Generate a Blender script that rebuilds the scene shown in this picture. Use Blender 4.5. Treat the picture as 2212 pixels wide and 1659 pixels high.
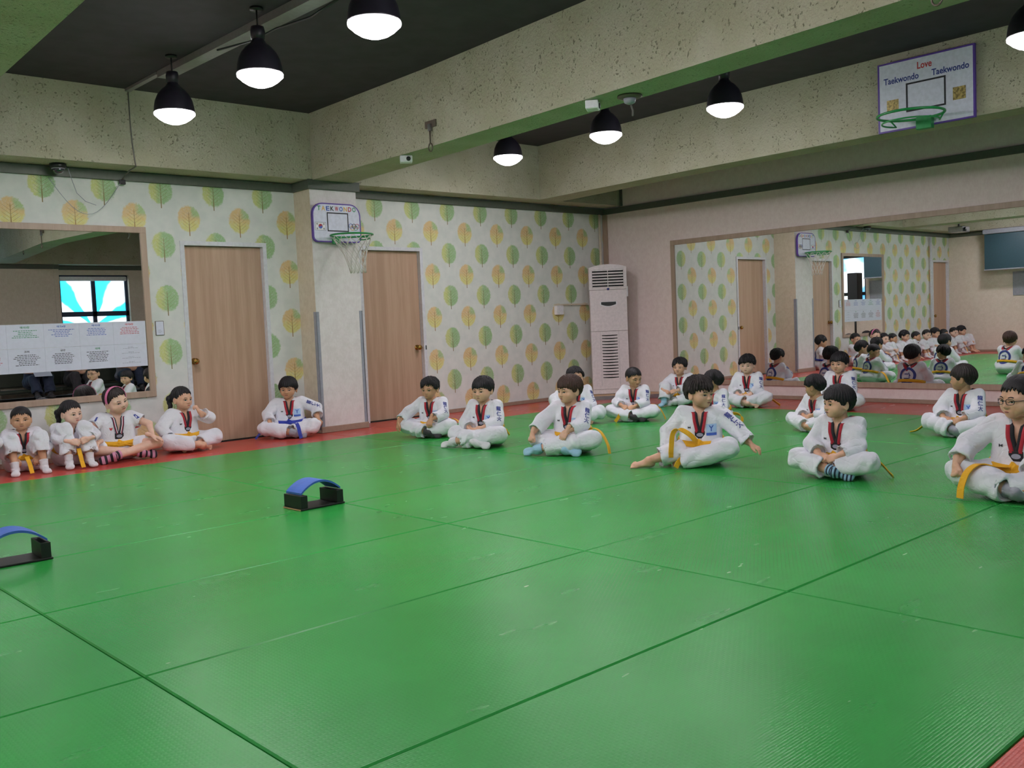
import bpy, math, random
import numpy as np
from mathutils import Vector, Matrix

for o in list(bpy.data.objects):
    bpy.data.objects.remove(o)
S = bpy.context.scene
COL = S.collection
random.seed(7)
PI = math.pi

# ---------------------------------------------------------------- camera, world, exposure
CAM_P = Vector((-10.2250, -9.0053, 1.0640))
YAW, PITCH, ROLL, FPX = 0.746598, -0.064205, -0.042788, 2057.116
def cam_axes():
    f = Vector((math.sin(YAW)*math.cos(PITCH), math.cos(YAW)*math.cos(PITCH), math.sin(PITCH)))
    r = Vector((math.cos(YAW), -math.sin(YAW), 0)); u = r.cross(f)
    return math.cos(ROLL)*r + math.sin(ROLL)*u, -math.sin(ROLL)*r + math.cos(ROLL)*u, f
cam_r, cam_u, cam_f = cam_axes()
cd = bpy.data.cameras.new('camera')
cam = bpy.data.objects.new('camera', cd); COL.objects.link(cam)
cd.sensor_width = 36.0; cd.lens = FPX/2212*36.0; cd.clip_start = .05; cd.clip_end = 100
m = Matrix((cam_r, cam_u, -cam_f)).transposed().to_4x4(); m.translation = CAM_P
cam.matrix_world = m
S.camera = cam
w = bpy.data.worlds.new('world'); S.world = w; w.use_nodes = True
w.node_tree.nodes['Background'].inputs[0].default_value = (.75, .85, 1, 1)
w.node_tree.nodes['Background'].inputs[1].default_value = .05
S.view_settings.view_transform = 'Standard'; S.view_settings.look = 'None'
S.view_settings.gamma = 1; S.view_settings.use_curve_mapping = False
S.view_settings.exposure = 0.0
LAMP_STRENGTH = 108.0
LAMP_COLOR = (1.0, .945, 1.0, 1)
S.cycles.max_bounces = 10; S.cycles.diffuse_bounces = 6; S.cycles.glossy_bounces = 6
S.cycles.transparent_max_bounces = 8; S.cycles.sample_clamp_indirect = 4; S.cycles.sample_clamp_direct = 8
S.cycles.use_denoising = True; S.cycles.blur_glossy = 1.0

# ---------------------------------------------------------------- colour and material helpers
def lin(h):
    h = h.lstrip('#'); out = []
    for i in (0, 2, 4):
        c = int(h[i:i+2], 16)/255
        out.append(c/12.92 if c <= .04045 else ((c+.055)/1.055)**2.4)
    return tuple(out) + (1,)
class E:
    """small expression wrapper that writes Math nodes"""
    def __init__(s, nt, sock): s.nt, s.s = nt, sock
    def op(s, o, *a, clamp=False):
        n = s.nt.nodes.new('ShaderNodeMath'); n.operation = o; n.use_clamp = clamp
        for i, x in enumerate((s,)+a):
            if isinstance(x, E): s.nt.links.new(x.s, n.inputs[i])
            else: n.inputs[i].default_value = x
        return E(s.nt, n.outputs[0])
    def __add__(s, o): return s.op('ADD', o)
    def __sub__(s, o): return s.op('SUBTRACT', o)
    def __mul__(s, o): return s.op('MULTIPLY', o)
    def __truediv__(s, o): return s.op('DIVIDE', o)
    def fract(s): return s.op('FRACT')
    def abs(s): return s.op('ABSOLUTE')
    def sqrt(s): return s.op('SQRT')
    def mx(s, o): return s.op('MAXIMUM', o)
    def mn(s, o): return s.op('MINIMUM', o)
    def step(s, a, b):
        n = s.nt.nodes.new('ShaderNodeMapRange'); n.interpolation_type = 'SMOOTHSTEP'
        s.nt.links.new(s.s, n.inputs['Value'])
        n.inputs['From Min'].default_value = a; n.inputs['From Max'].default_value = b
        return E(s.nt, n.outputs['Result'])
    def inv(s): return s*(-1.0) + 1.0
def mixc(nt, f, a, b):
    n = nt.nodes.new('ShaderNodeMix'); n.data_type = 'RGBA'
    if isinstance(f, E): nt.links.new(f.s, n.inputs[0])
    else: n.inputs[0].default_value = f
    for x, i in ((a, 6), (b, 7)):
        if isinstance(x, tuple): n.inputs[i].default_value = x
        else: nt.links.new(x, n.inputs[i])
    return n.outputs[2]
def new_mat(name):
    m = bpy.data.materials.new(name); m.use_nodes = True
    return m, m.node_tree, m.node_tree.nodes['Principled BSDF']
def pos_xyz(nt):
    g = nt.nodes.new('ShaderNodeTexCoord'); x = nt.nodes.new('ShaderNodeSeparateXYZ')
    nt.links.new(g.outputs['Object'], x.inputs[0])
    return g.outputs['Object'], [E(nt, x.outputs[i]) for i in range(3)]
def noise(nt, vec, scale, detail=2, rough=.5, stretch=None):
    if stretch:
        mp = nt.nodes.new('ShaderNodeMapping'); mp.inputs['Scale'].default_value = stretch
        nt.links.new(vec, mp.inputs[0]); vec = mp.outputs[0]
    n = nt.nodes.new('ShaderNodeTexNoise'); n.inputs['Scale'].default_value = scale
    n.inputs['Detail'].default_value = detail; n.inputs['Roughness'].default_value = rough
    nt.links.new(vec, n.inputs['Vector'])
    return E(nt, n.outputs['Fac'])
def bump(nt, bs, h, strength, dist=.01):
    b = nt.nodes.new('ShaderNodeBump'); b.inputs['Strength'].default_value = strength
    b.inputs['Distance'].default_value = dist
    nt.links.new(h.s, b.inputs['Height']); nt.links.new(b.outputs[0], bs.inputs['Normal'])
def plain(name, h, rough=.6, metal=0, var=.06, scale=30, bmp=0, spec=.5, coat=0):
    """procedural plain surface: base colour with a faint mottling"""
    m, nt, bs = new_mat(name)
    vec, _ = pos_xyz(nt)
    c = lin(h) if isinstance(h, str) else h
    n = noise(nt, vec, scale, 3)
    d = tuple(max(0, v*(1-var)) for v in c[:3]) + (1,); l = tuple(min(1, v*(1+var)) for v in c[:3]) + (1,)
    nt.links.new(mixc(nt, n.step(.3, .7), d, l), bs.inputs['Base Color'])
    bs.inputs['Roughness'].default_value = rough; bs.inputs['Metallic'].default_value = metal
    bs.inputs['Specular IOR Level'].default_value = spec
    if coat: bs.inputs['Coat Weight'].default_value = coat; bs.inputs['Coat Roughness'].default_value = .1
    if bmp: bump(nt, bs, n, bmp, .004)
    return m
def emit(name, c, k):
    m, nt, bs = new_mat(name)
    bs.inputs['Base Color'].default_value = (.9, .9, .9, 1)
    bs.inputs['Emission Color'].default_value = c; bs.inputs['Emission Strength'].default_value = k
    return m

M = {}
def wallpaper(name, x0, z0):
    P_, Q_ = .53, .255
    m, nt, bs = new_mat(name)
    vec, (X, Y, Z) = pos_xyz(nt)
    leaf = noise(nt, vec, 95, 3, .6); blot = noise(nt, vec, 26, 2); edge = noise(nt, vec, 55, 2)
    fine = noise(nt, vec, 9, 3)
    paper = mixc(nt, fine.step(.3, .7), lin('d2d4d0'), lin('dcdcd8'))
    col = paper
    for ox, oz, kind in ((0, 0, 0), (.5, -Q_, 1)):
        du = ((X - x0)/P_ + (.5 - ox)).fract(); du = (du - .5)*P_
        dv = ((Z - (z0+oz))/(2*Q_)).fract()*(2*Q_)
        a, b = du*du, (dv - .165)*.90
        dist = (a + b*b).sqrt() + (edge - .5)*.034 + (leaf - .5)*.02
        mask = dist.step(.121, .104)*(leaf*.75 + blot*.35).step(.12, .62)
        if kind == 0:
            c = mixc(nt, (du + (blot - .5)*.07).step(-.07, .01), lin('c2c676'), lin('8db279'))
        else:
            c = mixc(nt, (dv + (blot - .5)*.1).step(.10, .20), lin('d8cf7c'), lin('d9b67c'))
            c = mixc(nt, (du + (blot - .5)*.05).step(.0, .05)*dv.step(.16, .21), c, lin('a2bb7e'))
        col = mixc(nt, mask*.94, col, c)
        trunk = du.abs().step(.0055, .0035)*dv.step(.24, .22)
        s = ((dv - du.abs()*.75)/.034).fract()
        br = s.step(.16, .08)*du.abs().step(.085, .05)*dv.step(.07, .09)*dv.step(.26, .2)
        wood = lin('7d6a3c') if kind == 0 else lin('8f6a38')
        col = mixc(nt, trunk*dv.step(.24, .05).mx(.55), col, wood)
        col = mixc(nt, br*.6, col, wood)
    nt.links.new(col, bs.inputs['Base Color'])
    bs.inputs['Roughness'].default_value = .7
    bump(nt, bs, noise(nt, vec, 160, 2), .12, .002)
    return m
M['paper'] = wallpaper('tree_wallpaper', -3.902, 2.279)
M['paper_l'] = wallpaper('tree_wallpaper_near_mirror', -7.464, 2.291)

def stucco(name, a, b):
    m, nt, bs = new_mat(name)
    vec, _ = pos_xyz(nt)
    n1 = noise(nt, vec, 9, 5, .62); n2 = noise(nt, vec, 46, 3, .55); n3 = noise(nt, vec, 3, 2)
    pit = n2.step(.60, .68)*n1.step(.47, .58)
    c = mixc(nt, n3.step(.3, .7), lin(a), lin(b))
    c = mixc(nt, pit*.5, c, lin('66684f'))
    nt.links.new(c, bs.inputs['Base Color']); bs.inputs['Roughness'].default_value = .85
    bump(nt, bs, n1*.9 + n2*.6 - pit*1.0, .9, .02)
    return m
M['stucco'] = stucco('beam_stucco', 'a8a48c', 'b2ae9a')

def fibre(name, a, b, sc=14):
    m, nt, bs = new_mat(name)
    vec, _ = pos_xyz(nt)
    n1 = noise(nt, vec, sc, 4, .65); n2 = noise(nt, vec, 70, 3, .6, (1, 1, .35))
    nt.links.new(mixc(nt, (n1*.6 + n2*.4).step(.38, .62), lin(a), lin(b)), bs.inputs['Base Color'])
    bs.inputs['Roughness'].default_value = .75
    bump(nt, bs, n2, .15, .003)
    return m
M['pinkwall'] = fibre('pink_grey_wallpaper', 'dccac6', 'e4d4d0')
M['beigewall'] = fibre('beige_wallpaper', 'cfc2b2', 'd8ccbe')
M['colwall'] = fibre('column_wallpaper', 'd2cbc8', 'dcd6d4')
M['colside'] = fibre('column_side_wallpaper', 'c9bca6', 'd4c8b4')

def wood(name, a, b):
    m, nt, bs = new_mat(name)
    vec, _ = pos_xyz(nt)
    n1 = noise(nt, vec, 14, 5, .6, (1, 1, .05)); n2 = noise(nt, vec, 120, 2, .5, (1, 1, .03))
    nt.links.new(mixc(nt, (n1*.7 + n2*.3).step(.36, .64), lin(a), lin(b)), bs.inputs['Base Color'])
    bs.inputs['Roughness'].default_value = .45
    return m
M['door'] = wood('door_veneer', 'a98a72', 'b89a82')
M['frame'] = wood('brown_frame', 'a08a78', 'ad9684')
M['ply'] = wood('plywood', 'c09468', 'cda57a')

def mat_vinyl(name, h, v=.08):
    m, nt, bs = new_mat(name)
    vec, (X, Y, Z) = pos_xyz(nt)
    n1 = noise(nt, vec, 1.3, 3); n2 = noise(nt, vec, 260, 2, .6, (1, .35, 1)); n3 = noise(nt, vec, 2.2, 3, .6, (1, 3, 1))
    c = lin(h)
    d = tuple(x*(1-v) for x in c[:3]) + (1,); l = tuple(x*(1+v) for x in c[:3]) + (1,)
    nt.links.new(mixc(nt, n1.step(.3, .7), d, l), bs.inputs['Base Color'])
    r = n3*.05 + .24
    nt.links.new(r.s, bs.inputs['Roughness']); bs.inputs['Specular IOR Level'].default_value = .30
    # woven tatami emboss: rows across the mat, short stitches along them
    row = (Y/.0095).fract(); row = (row - .5).abs()*2.0
    st = ((X/.030) + (Y/.0095).op('FLOOR')*.5).fract(); st = (st - .5).abs()*2.0
    h_ = row.step(0, .8)*.7 + st.step(.0, .35)*.5 + n2*.35
    bump(nt, bs, h_, .16, .0025)
    return m
M['green'] = mat_vinyl('green_mat_vinyl', '2c933f')
M['red'] = mat_vinyl('red_mat_vinyl', 'b4453a')

M['trim'] = plain('dark_green_grey_trim', '50564c', .6)
M['ceil'] = plain('dark_ceiling_board', '352e36', .8, var=.15, scale=6)
M['whitepaint'] = plain('white_door_frame_paint', 'd4d4da', .4)
M['base'] = plain('brown_baseboard', '9a8372', .5)
M['recess_shade'] = plain('recess_shade_black', '141414', .8)  # flat black standing in for the shade inside gaps and slots
M['brass'] = plain('brass', 'b08c4a', .22, 1)
M['black'] = plain('black_plastic', '17181a', .4)
M['blackpaint'] = plain('black_painted_board', '10140f', .5)
M['blue'] = plain('blue_foam', '3a62b4', .5, var=.08, scale=20)
M['white'] = plain('white_plastic', 'e2e0e4', .35)
M['acwhite'] = plain('air_conditioner_white', 'ddd2d4', .3)
M['grey'] = plain('grey_plastic', '8d8f98', .4)
M['steel'] = plain('steel', 'a8a8ac', .3, 1)
M['rust'] = plain('worn_steel', '6d6258', .6, .6)
M['guard'] = plain('grey_corner_guard', '8f929c', .5)
M['paperwhite'] = plain('printed_sheet', 'd9daea', .5, var=.02, spec=.3)
M['purple'] = plain('purple_edge', '5b3f9a', .5)
M['board'] = plain('backboard_white', 'd2d4e4', .35)
M['hoopgreen'] = plain('green_hoop_paint', '1f8a48', .4)
M['net'] = plain('net_cord', 'd8d2cc', .8)
M['duct'] = plain('grey_cable_duct', '8a8488', .5)
M['cable'] = plain('grey_cable', '6a6862', .6)
M['screen'] = plain('teal_projection_screen', '22404a', .5)
M['darkfloor'] = plain('dark_vinyl_floor', '3c3c34', .6)
M['benchgreen'] = plain('dark_green_seat', '33382c', .7)
M['gold'] = plain('gold_sticker', 'a4915a', .4, .3, var=.5, scale=60)
m, nt, bs = new_mat('mirror_glass')
bs.inputs['Base Color'].default_value = (.90, .91, .91, 1); bs.inputs['Metallic'].default_value = 1; bs.inputs['Roughness'].default_value = 0
M['mirror'] = m
m, nt, bs = new_mat('clear_glass')
bs.inputs['Transmission Weight'].default_value = 1; bs.inputs['Roughness'].default_value = 0; bs.inputs['IOR'].default_value = 1.3
M['glass'] = m
M['lens'] = emit('lamp_lens', LAMP_COLOR, LAMP_STRENGTH)
nt = M['lens'].node_tree; vec, (X, Y, Z) = pos_xyz(nt)            # the lens is hottest at its centre, dimmer at its rim
es = (X*X + Y*Y).sqrt().step(.135, .05)*(LAMP_STRENGTH*1.5) + LAMP_STRENGTH*.38
nt.links.new(es.s, nt.nodes['Principled BSDF'].inputs['Emission Strength'])
M['shade'] = plain('dark_lamp_shade', '2a2632', .4)
# backlit window film: white rays on cyan
m, nt, bs = new_mat('backlit_window_film')
vec, (X, Y, Z) = pos_xyz(nt)
ang = (X + 3.05).op('ARCTAN2', Z - 1.35)
ray_ = ((ang*1.15) + .25).fract(); ray_ = (ray_ - .5).abs()*2
f = (ray_ + (noise(nt, vec, 3, 2) - .5)*.5).step(.38, .55)
cc = mixc(nt, f, (.02, .62, .92, 1), (.85, .96, 1, 1))
nt.links.new(cc, bs.inputs['Emission Color']); bs.inputs['Emission Strength'].default_value = 2.2
bs.inputs['Base Color'].default_value = (.3, .6, .7, 1)
M['film'] = m
m, nt, bs = new_mat('backlit_poster_film'); vec, _ = pos_xyz(nt)
nt.links.new(mixc(nt, noise(nt, vec, 2.2, 2).step(.42, .56), (.06, .42, .80, 1), (.88, .96, 1, 1)), bs.inputs['Emission Color']); bs.inputs['Emission Strength'].default_value = 1.6
M['film2'] = m
M['patchblue'] = plain('pale_blue_patch', 'a9c8ea', .7, var=.03)
def ink(name, h): M[name] = plain(name, h, .6, var=.03)
for n_, h_ in (('ink_navy', '2c3a86'), ('ink_black', '202028'), ('ink_red', 'b8343c'), ('ink_green', '2c8a5c'), ('ink_orange', 'e0b04a'),
               ('ink_blue', '3f5fb4'), ('ink_grey', '9a9cb0'), ('ink_sky', '7fb2dc'), ('ink_pink', 'd8707c')): ink(n_, h_)

# ---------------------------------------------------------------- object helpers
def tag(o, label=None, cat=None, group=None, kind=None):
    if label: o['label'] = label
    if cat: o['category'] = cat
    if group: o['group'] = group
    if kind: o['kind'] = kind
    return o
def thing(name, label, cat, loc=(0, 0, 0), rz=0, group=None, kind=None):
    o = bpy.data.objects.new(name, None); COL.objects.link(o)
    o.location = loc; o.rotation_euler = (0, 0, rz)
    o.empty_display_size = .1
    return tag(o, label, cat, group, kind)
def raw(name, v, f, mats, parent=None, mi=None, smooth=False):
    me = bpy.data.meshes.new(name)
    me.from_pydata([tuple(map(float, x)) for x in v], [], [tuple(map(int, x)) for x in f])
    for x in (mats if isinstance(mats, (list, tuple)) else [mats]): me.materials.append(x)
    if mi is not None: me.polygons.foreach_set('material_index', np.asarray(mi, dtype=np.int32))
    if smooth: me.polygons.foreach_set('use_smooth', np.ones(len(me.polygons), dtype=bool))
    me.update()
    o = bpy.data.objects.new(name, me); COL.objects.link(o)
    if parent: o.parent = parent
    return o
class MB:
    def __init__(s): s.v, s.f, s.m, s.sm, s.cur = [], [], [], [], 0
    def add(s, v, f, smooth=False):
        n = len(s.v); s.v += [tuple(x) for x in v]
        for q in f: s.f.append(tuple(i+n for i in q)); s.m.append(s.cur); s.sm.append(smooth)
        return s
    def box(s, x0, y0, z0, x1, y1, z1, b=0):
        if b:
            v = []
            for zz, i in ((z0, b), (z0+b, 0), (z1-b, 0), (z1, b)):
                v += [(x0+i, y0+i, zz), (x1-i, y0+i, zz), (x1-i, y1-i, zz), (x0+i, y1-i, zz)]
            f = [(3, 2, 1, 0), (12, 13, 14, 15)]
            for k in range(3):
                for j in range(4): f.append((4*k+j, 4*k+(j+1) % 4, 4*k+4+(j+1) % 4, 4*k+4+j))
            return s.add(v, f)
        v = [(x0, y0, z0), (x1, y0, z0), (x1, y1, z0), (x0, y1, z0), (x0, y0, z1), (x1, y0, z1), (x1, y1, z1), (x0, y1, z1)]
        return s.add(v, [(3, 2, 1, 0), (4, 5, 6, 7), (0, 1, 5, 4), (1, 2, 6, 5), (2, 3, 7, 6), (3, 0, 4, 7)])
    def hexa(s, v):
        return s.add(v, [(3, 2, 1, 0), (4, 5, 6, 7), (0, 1, 5, 4), (1, 2, 6, 5), (2, 3, 7, 6), (3, 0, 4, 7)])
    def lathe(s, prof, c=(0, 0, 0), n=24, ax='z'):
        v, f = [], []
        for r, z in prof:
            for k in range(n):
                a = 2*PI*k/n; p = (r*math.cos(a), r*math.sin(a), z)
                if ax == 'y': p = (p[0], p[2], p[1])
                if ax == 'x': p = (p[2], p[0], p[1])
                v.append((p[0]+c[0], p[1]+c[1], p[2]+c[2]))
        for i in range(len(prof)-1):
            for k in range(n):
                f.append((i*n+k, i*n+(k+1) % n, (i+1)*n+(k+1) % n, (i+1)*n+k))
        if prof[0][0] > 1e-6: f.append(tuple(range(n))[::-1])
        if prof[-1][0] > 1e-6: f.append(tuple((len(prof)-1)*n+k for k in range(n)))
        return s.add(v, f, True)
    def tube(s, pts, r, n=8, closed=False):
        P = [Vector(p) for p in pts]; v, f = [], []
        up = Vector((0, 0, 1)); N = len(P)
        for i, p in enumerate(P):
            if closed: t = (P[(i+1) % N] - P[i-1])
            else: t = P[min(i+1, N-1)] - P[max(i-1, 0)]
            t.normalize()
            a = t.cross(up)
            if a.length < 1e-3: a = t.cross(Vector((1, 0, 0)))
            a.normalize(); b = a.cross(t)
            for k in range(n):
                q = p + (a*math.cos(2*PI*k/n) + b*math.sin(2*PI*k/n))*r
                v.append(q)
        for i in range(N if closed else N-1):
            j = (i+1) % N
            for k in range(n): f.append((i*n+k, i*n+(k+1) % n, j*n+(k+1) % n, j*n+k))
        if not closed:
            f.append(tuple(range(n))[::-1]); f.append(tuple((N-1)*n+k for k in range(n)))
        return s.add(v, f, True)
    def prism(s, pts, ax, a, b):
        """2D outline extruded along axis ax from a to b"""
        n = len(pts)
        def mk(p, h):
            return {'x': (h, p[0], p[1]), 'y': (p[0], h, p[1]), 'z': (p[0], p[1], h)}[ax]
        v = [mk(p, a) for p in pts] + [mk(p, b) for p in pts]
        f = [tuple(range(n))[::-1], tuple(range(n, 2*n))]
        for k in range(n): f.append((k, (k+1) % n, n+(k+1) % n, n+k))
        return s.add(v, f)
    def build(s, name, mats, parent=None):
        o = raw(name, s.v, s.f, mats, parent, s.m)
        o.data.polygons.foreach_set('use_smooth', np.array(s.sm, dtype=bool))
        return o
def boxo(name, mat, x0, y0, z0, x1, y1, z1, parent=None, b=0):
    return MB().box(x0, y0, z0, x1, y1, z1, b).build(name, mat, parent)
def struct(o): o['kind'] = 'structure'; return o

_txt = {}
def text_mesh(s, ext=0):
    """flat glyph outlines of a word, centred, cap height about 1"""
    if s in _txt: return _txt[s]
    cu = bpy.data.curves.new('words', 'FONT'); cu.body = s; cu.align_x = 'CENTER'; cu.align_y = 'CENTER'
    cu.resolution_u = 3; cu.offset = .022
    o = bpy.data.objects.new('words', cu); COL.objects.link(o)
    dg = bpy.context.evaluated_depsgraph_get(); dg.update()
    me = bpy.data.meshes.new_from_object(o.evaluated_get(dg))
    v = np.array([tuple(x.co) for x in me.vertices]) if len(me.vertices) else np.zeros((0, 3))
    f = [tuple(p.vertices) for p in me.polygons]
    bpy.data.objects.remove(o); bpy.data.curves.remove(cu); bpy.data.meshes.remove(me)
    if len(v):
        h = v[:, 1].max()-v[:, 1].min(); v = v - [(v[:, 0].max()+v[:, 0].min())/2, (v[:, 1].max()+v[:, 1].min())/2, 0]
        v = v/max(h, 1e-6)
    _txt[s] = (v, f)
    return _txt[s]
def words(mb, s, c, xd, zd, h, wmax=None):
    """write s on a flat surface: centre c, text runs along xd, up along zd, letter height h"""
    v, f = text_mesh(s)
    if not len(v): return
    k = h
    wd = (v[:, 0].max()-v[:, 0].min())*k
    kx = k if not wmax else wmax/(v[:, 0].max()-v[:, 0].min())
    c, xd, zd = Vector(c), Vector(xd), Vector(zd)
    mb.add([c + xd*float(p[0]*kx) + zd*float(p[1]*k) for p in v], f)

# ---------------------------------------------------------------- room shell
XC, YD, ZT = -11.4, -11.6, 3.28            # far side wall, rear wall, ceiling
YL = -.083
def wall(name, u0, u1, z0, z1, holes, place, depth, mat):
    """upright slab with rectangular openings; place(u, z, d) turns wall coordinates into a point"""
    us = sorted({u0, u1} | {h[0] for h in holes} | {h[1] for h in holes})
    zs = sorted({z0, z1} | {h[2] for h in holes} | {h[3] for h in holes})
    mb = MB()
    inside = lambda u, z: any(h[0] < u < h[1] and h[2] < z < h[3] for h in holes)
    for a, b in zip(us, us[1:]):
        for c, d in zip(zs, zs[1:]):
            if inside((a+b)/2, (c+d)/2): continue
            mb.hexa([place(a, c, 0), place(b, c, 0), place(b, c, depth), place(a, c, depth),
                     place(a, d, 0), place(b, d, 0), place(b, d, depth), place(a, d, depth)])
    return struct(mb.build(name, mat))
D1, D2, D3 = (-6.215, -5.37, 0, 1.952), (-4.12, -3.29, 0, 1.957), (-11.33, -10.56, 0, 1.99)
pA = lambda y: (lambda u, z, d: (u, y+d, z))
wall('wall_back_near_mirror', XC, -4.97, 0, ZT, [D1, D3], pA(YL), .18, M['paper_l'])
wall('wall_back', -4.42, 0, 0, ZT, [D2], pA(0), .18, M['paper'])
wall('wall_right', YD, 0, 0, ZT, [], lambda u, z, d: (d, u, z), .15, M['pinkwall'])
WINC = (-3.9, -2.05, .95, 2.32)
wall('wall_left', YD, YL, 0, ZT, [WINC], lambda u, z, d: (XC-d, u, z), .15, M['beigewall'])
WIN = [(-3.72, -2.30, .95, 2.42), (-7.1, -5.15, .95, 2.42)]
wall('wall_front', XC, 0, 0, ZT, WIN, lambda u, z, d: (u, YD-d, z), .2, M['beigewall'])
boxc = MB(); boxc.box(-4.978, -.40, 0, -4.415, .1, ZT)
col = boxc.build('column', [M['colwall'], M['colside']]); struct(col)
for p in col.data.polygons:
    if abs(p.normal.x) > .9: p.material_index = 1
struct(boxo('column_front', M['beigewall'], -5.0, YD, 0, -3.78, YD+.25, ZT))

# floor slab with every mat a part of it
floor = struct(boxo('floor', M['darkfloor'], XC-.15, YD-.2, -.12, .15, .18, -.03))
xs = [-11.39, -10.4, -9.105, -7.06, -5.0, -3.02, -1.07, -.01]
ysm = [-9.1, -8.16, -7.08, -6.03, -5.02, -4.02, -3.05, -2.03, -1.0]
def mat_piece(x0, y0, x1, y1, red):
    g = .0025
    MB().box(x0+g, y0+g, -.03, x1-g, y1-g, 0, .005).build('mat', M['red' if red else 'green'], floor)
for i in range(len(xs)-1):
    for j in range(len(ysm)-1):
        x0, x1 = xs[i], xs[i+1]
        mat_piece(x0, ysm[j], x1, ysm[j+1], i in (0, 6) or j == 0)
for x0, x1 in zip(xs, xs[1:]):
    y1 = -.41 if x0 < -4.4 and x1 > -4.98 else (-.09 if x1 < -4.4 else -.01)
    if x0 == -5.0:
        mat_piece(-5.0, -1.0, -4.40, -.41, True); mat_piece(-4.40, -1.0, x1, -.01, True)
    else: mat_piece(x0, -1.0, x1, y1, True)

struct(boxo('ceiling', M['ceil'], XC-.15, YD-.2, ZT, .15, .18, ZT+.1))
# ceiling beams, slightly out of square with the walls as in the photograph
def beam(name, pts, z0, mat=M['stucco']):
    """pts: (y, xl, xr) stations"""
    mb = MB()
    for (ya, la, ra), (yb, lb, rb) in zip(pts, pts[1:]):
        mb.hexa([(lb, yb, z0), (rb, yb, z0), (ra, ya, z0), (la, ya, z0), (lb, yb, ZT), (rb, yb, ZT), (ra, ya, ZT), (la, ya, ZT)])
    return struct(mb.build(name, mat))
beam('ceiling_beam', [(-.33, -4.95, -4.46), (-2.4, -5.01, -4.64), (-4.4, -5.15, -4.82), (-7.0, -5.38, -5.06), (YD, -5.0, -4.6)], 2.61)
beam('ceiling_beam', [(-.3, -1.575, -1.17), (-2.6, -1.75, -1.44), (-6.2, -1.90, -1.60), (YD, -1.9, -1.6)], 2.61)
beam('ceiling_beam', [(-.42, -8.9, -8.40), (-2.9, -9.0, -8.52), (-4.5, -9.04, -8.58), (YD, -9.1, -8.6)], 2.61)
def bulk(name, x0, y0, x1, y1): struct(boxo(name, M['stucco'], x0, y0, 2.612, x1, y1, ZT))
bulk('ceiling_bulkhead', XC, -.43, -4.95, YL+.02)
bulk('ceiling_bulkhead', -4.45, -.33, -.0, .02)
bulk('ceiling_bulkhead', XC, YD, 0, YD+.35)
bulk('ceiling_bulkhead', XC, YD+.35, XC+.3, -.43)

# dark trim rail round the walls, brown baseboards
def strip(name, mat, x0, y0, z0, x1, y1, z1, b=.003): return struct(boxo(name, mat, x0, y0, z0, x1, y1, z1, b=b))
T0, T1 = 2.521, 2.607
strip('trim_1', M['trim'], XC, YL-.03, T0, -4.98, YL, T1)
strip('trim_2', M['trim'], -5.012, -.435, T0, -4.978, YL-.03, T1+.012)
strip('trim_3', M['trim'], -4.978, -.435, T0, -4.385, -.40, T1+.012)
strip('trim_4', M['trim'], -4.415, -.40, T0, -4.385, -.0, T1)
strip('trim_5', M['trim'], -4.385, -.035, T0-.003, -.03, 0, T1-.005)
strip('trim_6', M['trim'], -.035, YD, T0-.003, 0, 0, T1-.01)
strip('trim_7', M['trim'], XC, YD, T0, XC+.03, YL-.03, T1)
strip('trim_8', M['trim'], XC+.03, YD, T0, -5.0, YD+.03, T1)
strip('trim_9', M['trim'], -3.78, YD, T0, -.035, YD+.03, T1)
strip('trim_10', M['trim'], -5.0, YD+.25, T0, -3.78, YD+.28, T1)
strip('trim_11', M['frame'], -.03, -.075, .05, -.004, -.004, T0)          # brown corner strip above the air conditioner
strip('trim_12', M['trim'], -.03, -.36, T1, 0, -.30, ZT)
BH = .045
strip('baseboard_back', M['base'], -3.25, -.02, 0, -.6, 0, BH)
strip('baseboard_back_near_mirror', M['base'], -10.5, YL-.02, 0, -6.26, YL, BH)
strip('baseboard_right', M['base'], -.02, YD, 0, 0, -.6, BH)
strip('baseboard_column', M['base'], -4.99, -.415, 0, -4.405, -.40, BH+.02)
strip('baseboard_left', M['base'], XC, YD, 0, XC+.02, YL-.02, BH)
strip('baseboard_front', M['base'], XC+.02, YD, 0, -5.0, YD+.02, BH)

def door(name, D, y, knob_x):
    x0, x1, z0, z1 = D
    mb = MB(); f = .035
    mb.box(x0-f, y-.012, 0, x0+.006, y+.1, z1-.006); mb.box(x1-.006, y-.012, 0, x1+f, y+.1, z1-.006)
    mb.box(x0-f, y-.012, z1-.006, x1+f, y+.1, z1+f)
    fr = struct(mb.build(name, M['whitepaint']))
    lf = boxo('door_leaf', M['door'], x0+.008, y+.045, .008, x1-.008, y+.085, z1-.010, fr, b=.003)
    boxo('light_leak_block', M['recess_shade'], x0, y-.002, -.031, x1, y+.12, .004, fr); boxo('gap_shade_sheet', M['recess_shade'], x0-.02, y+.101, .004, x1+.02, y+.12, z1+.02, fr)  # both added: a block against light under the leaf, painted shade behind it
    kb = MB().lathe([(.032, 0), (.032, -.006), (.014, -.012), (.012, -.03), (.026, -.04), (.031, -.055), (.026, -.07), (0, -.075)], (knob_x, y+.045, .82), 20, 'y')
    kb.build('door_knob', M['brass'], lf)
    return fr
door('door_1', D1, YL, -6.16)
d2 = door('door_2', D2, 0, -3.36)
boxo('strike_plate', M['black'], -3.275, -.016, .79, -3.262, -.008, .84, d2)
door('door_3', D3, YL, -10.64)

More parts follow.
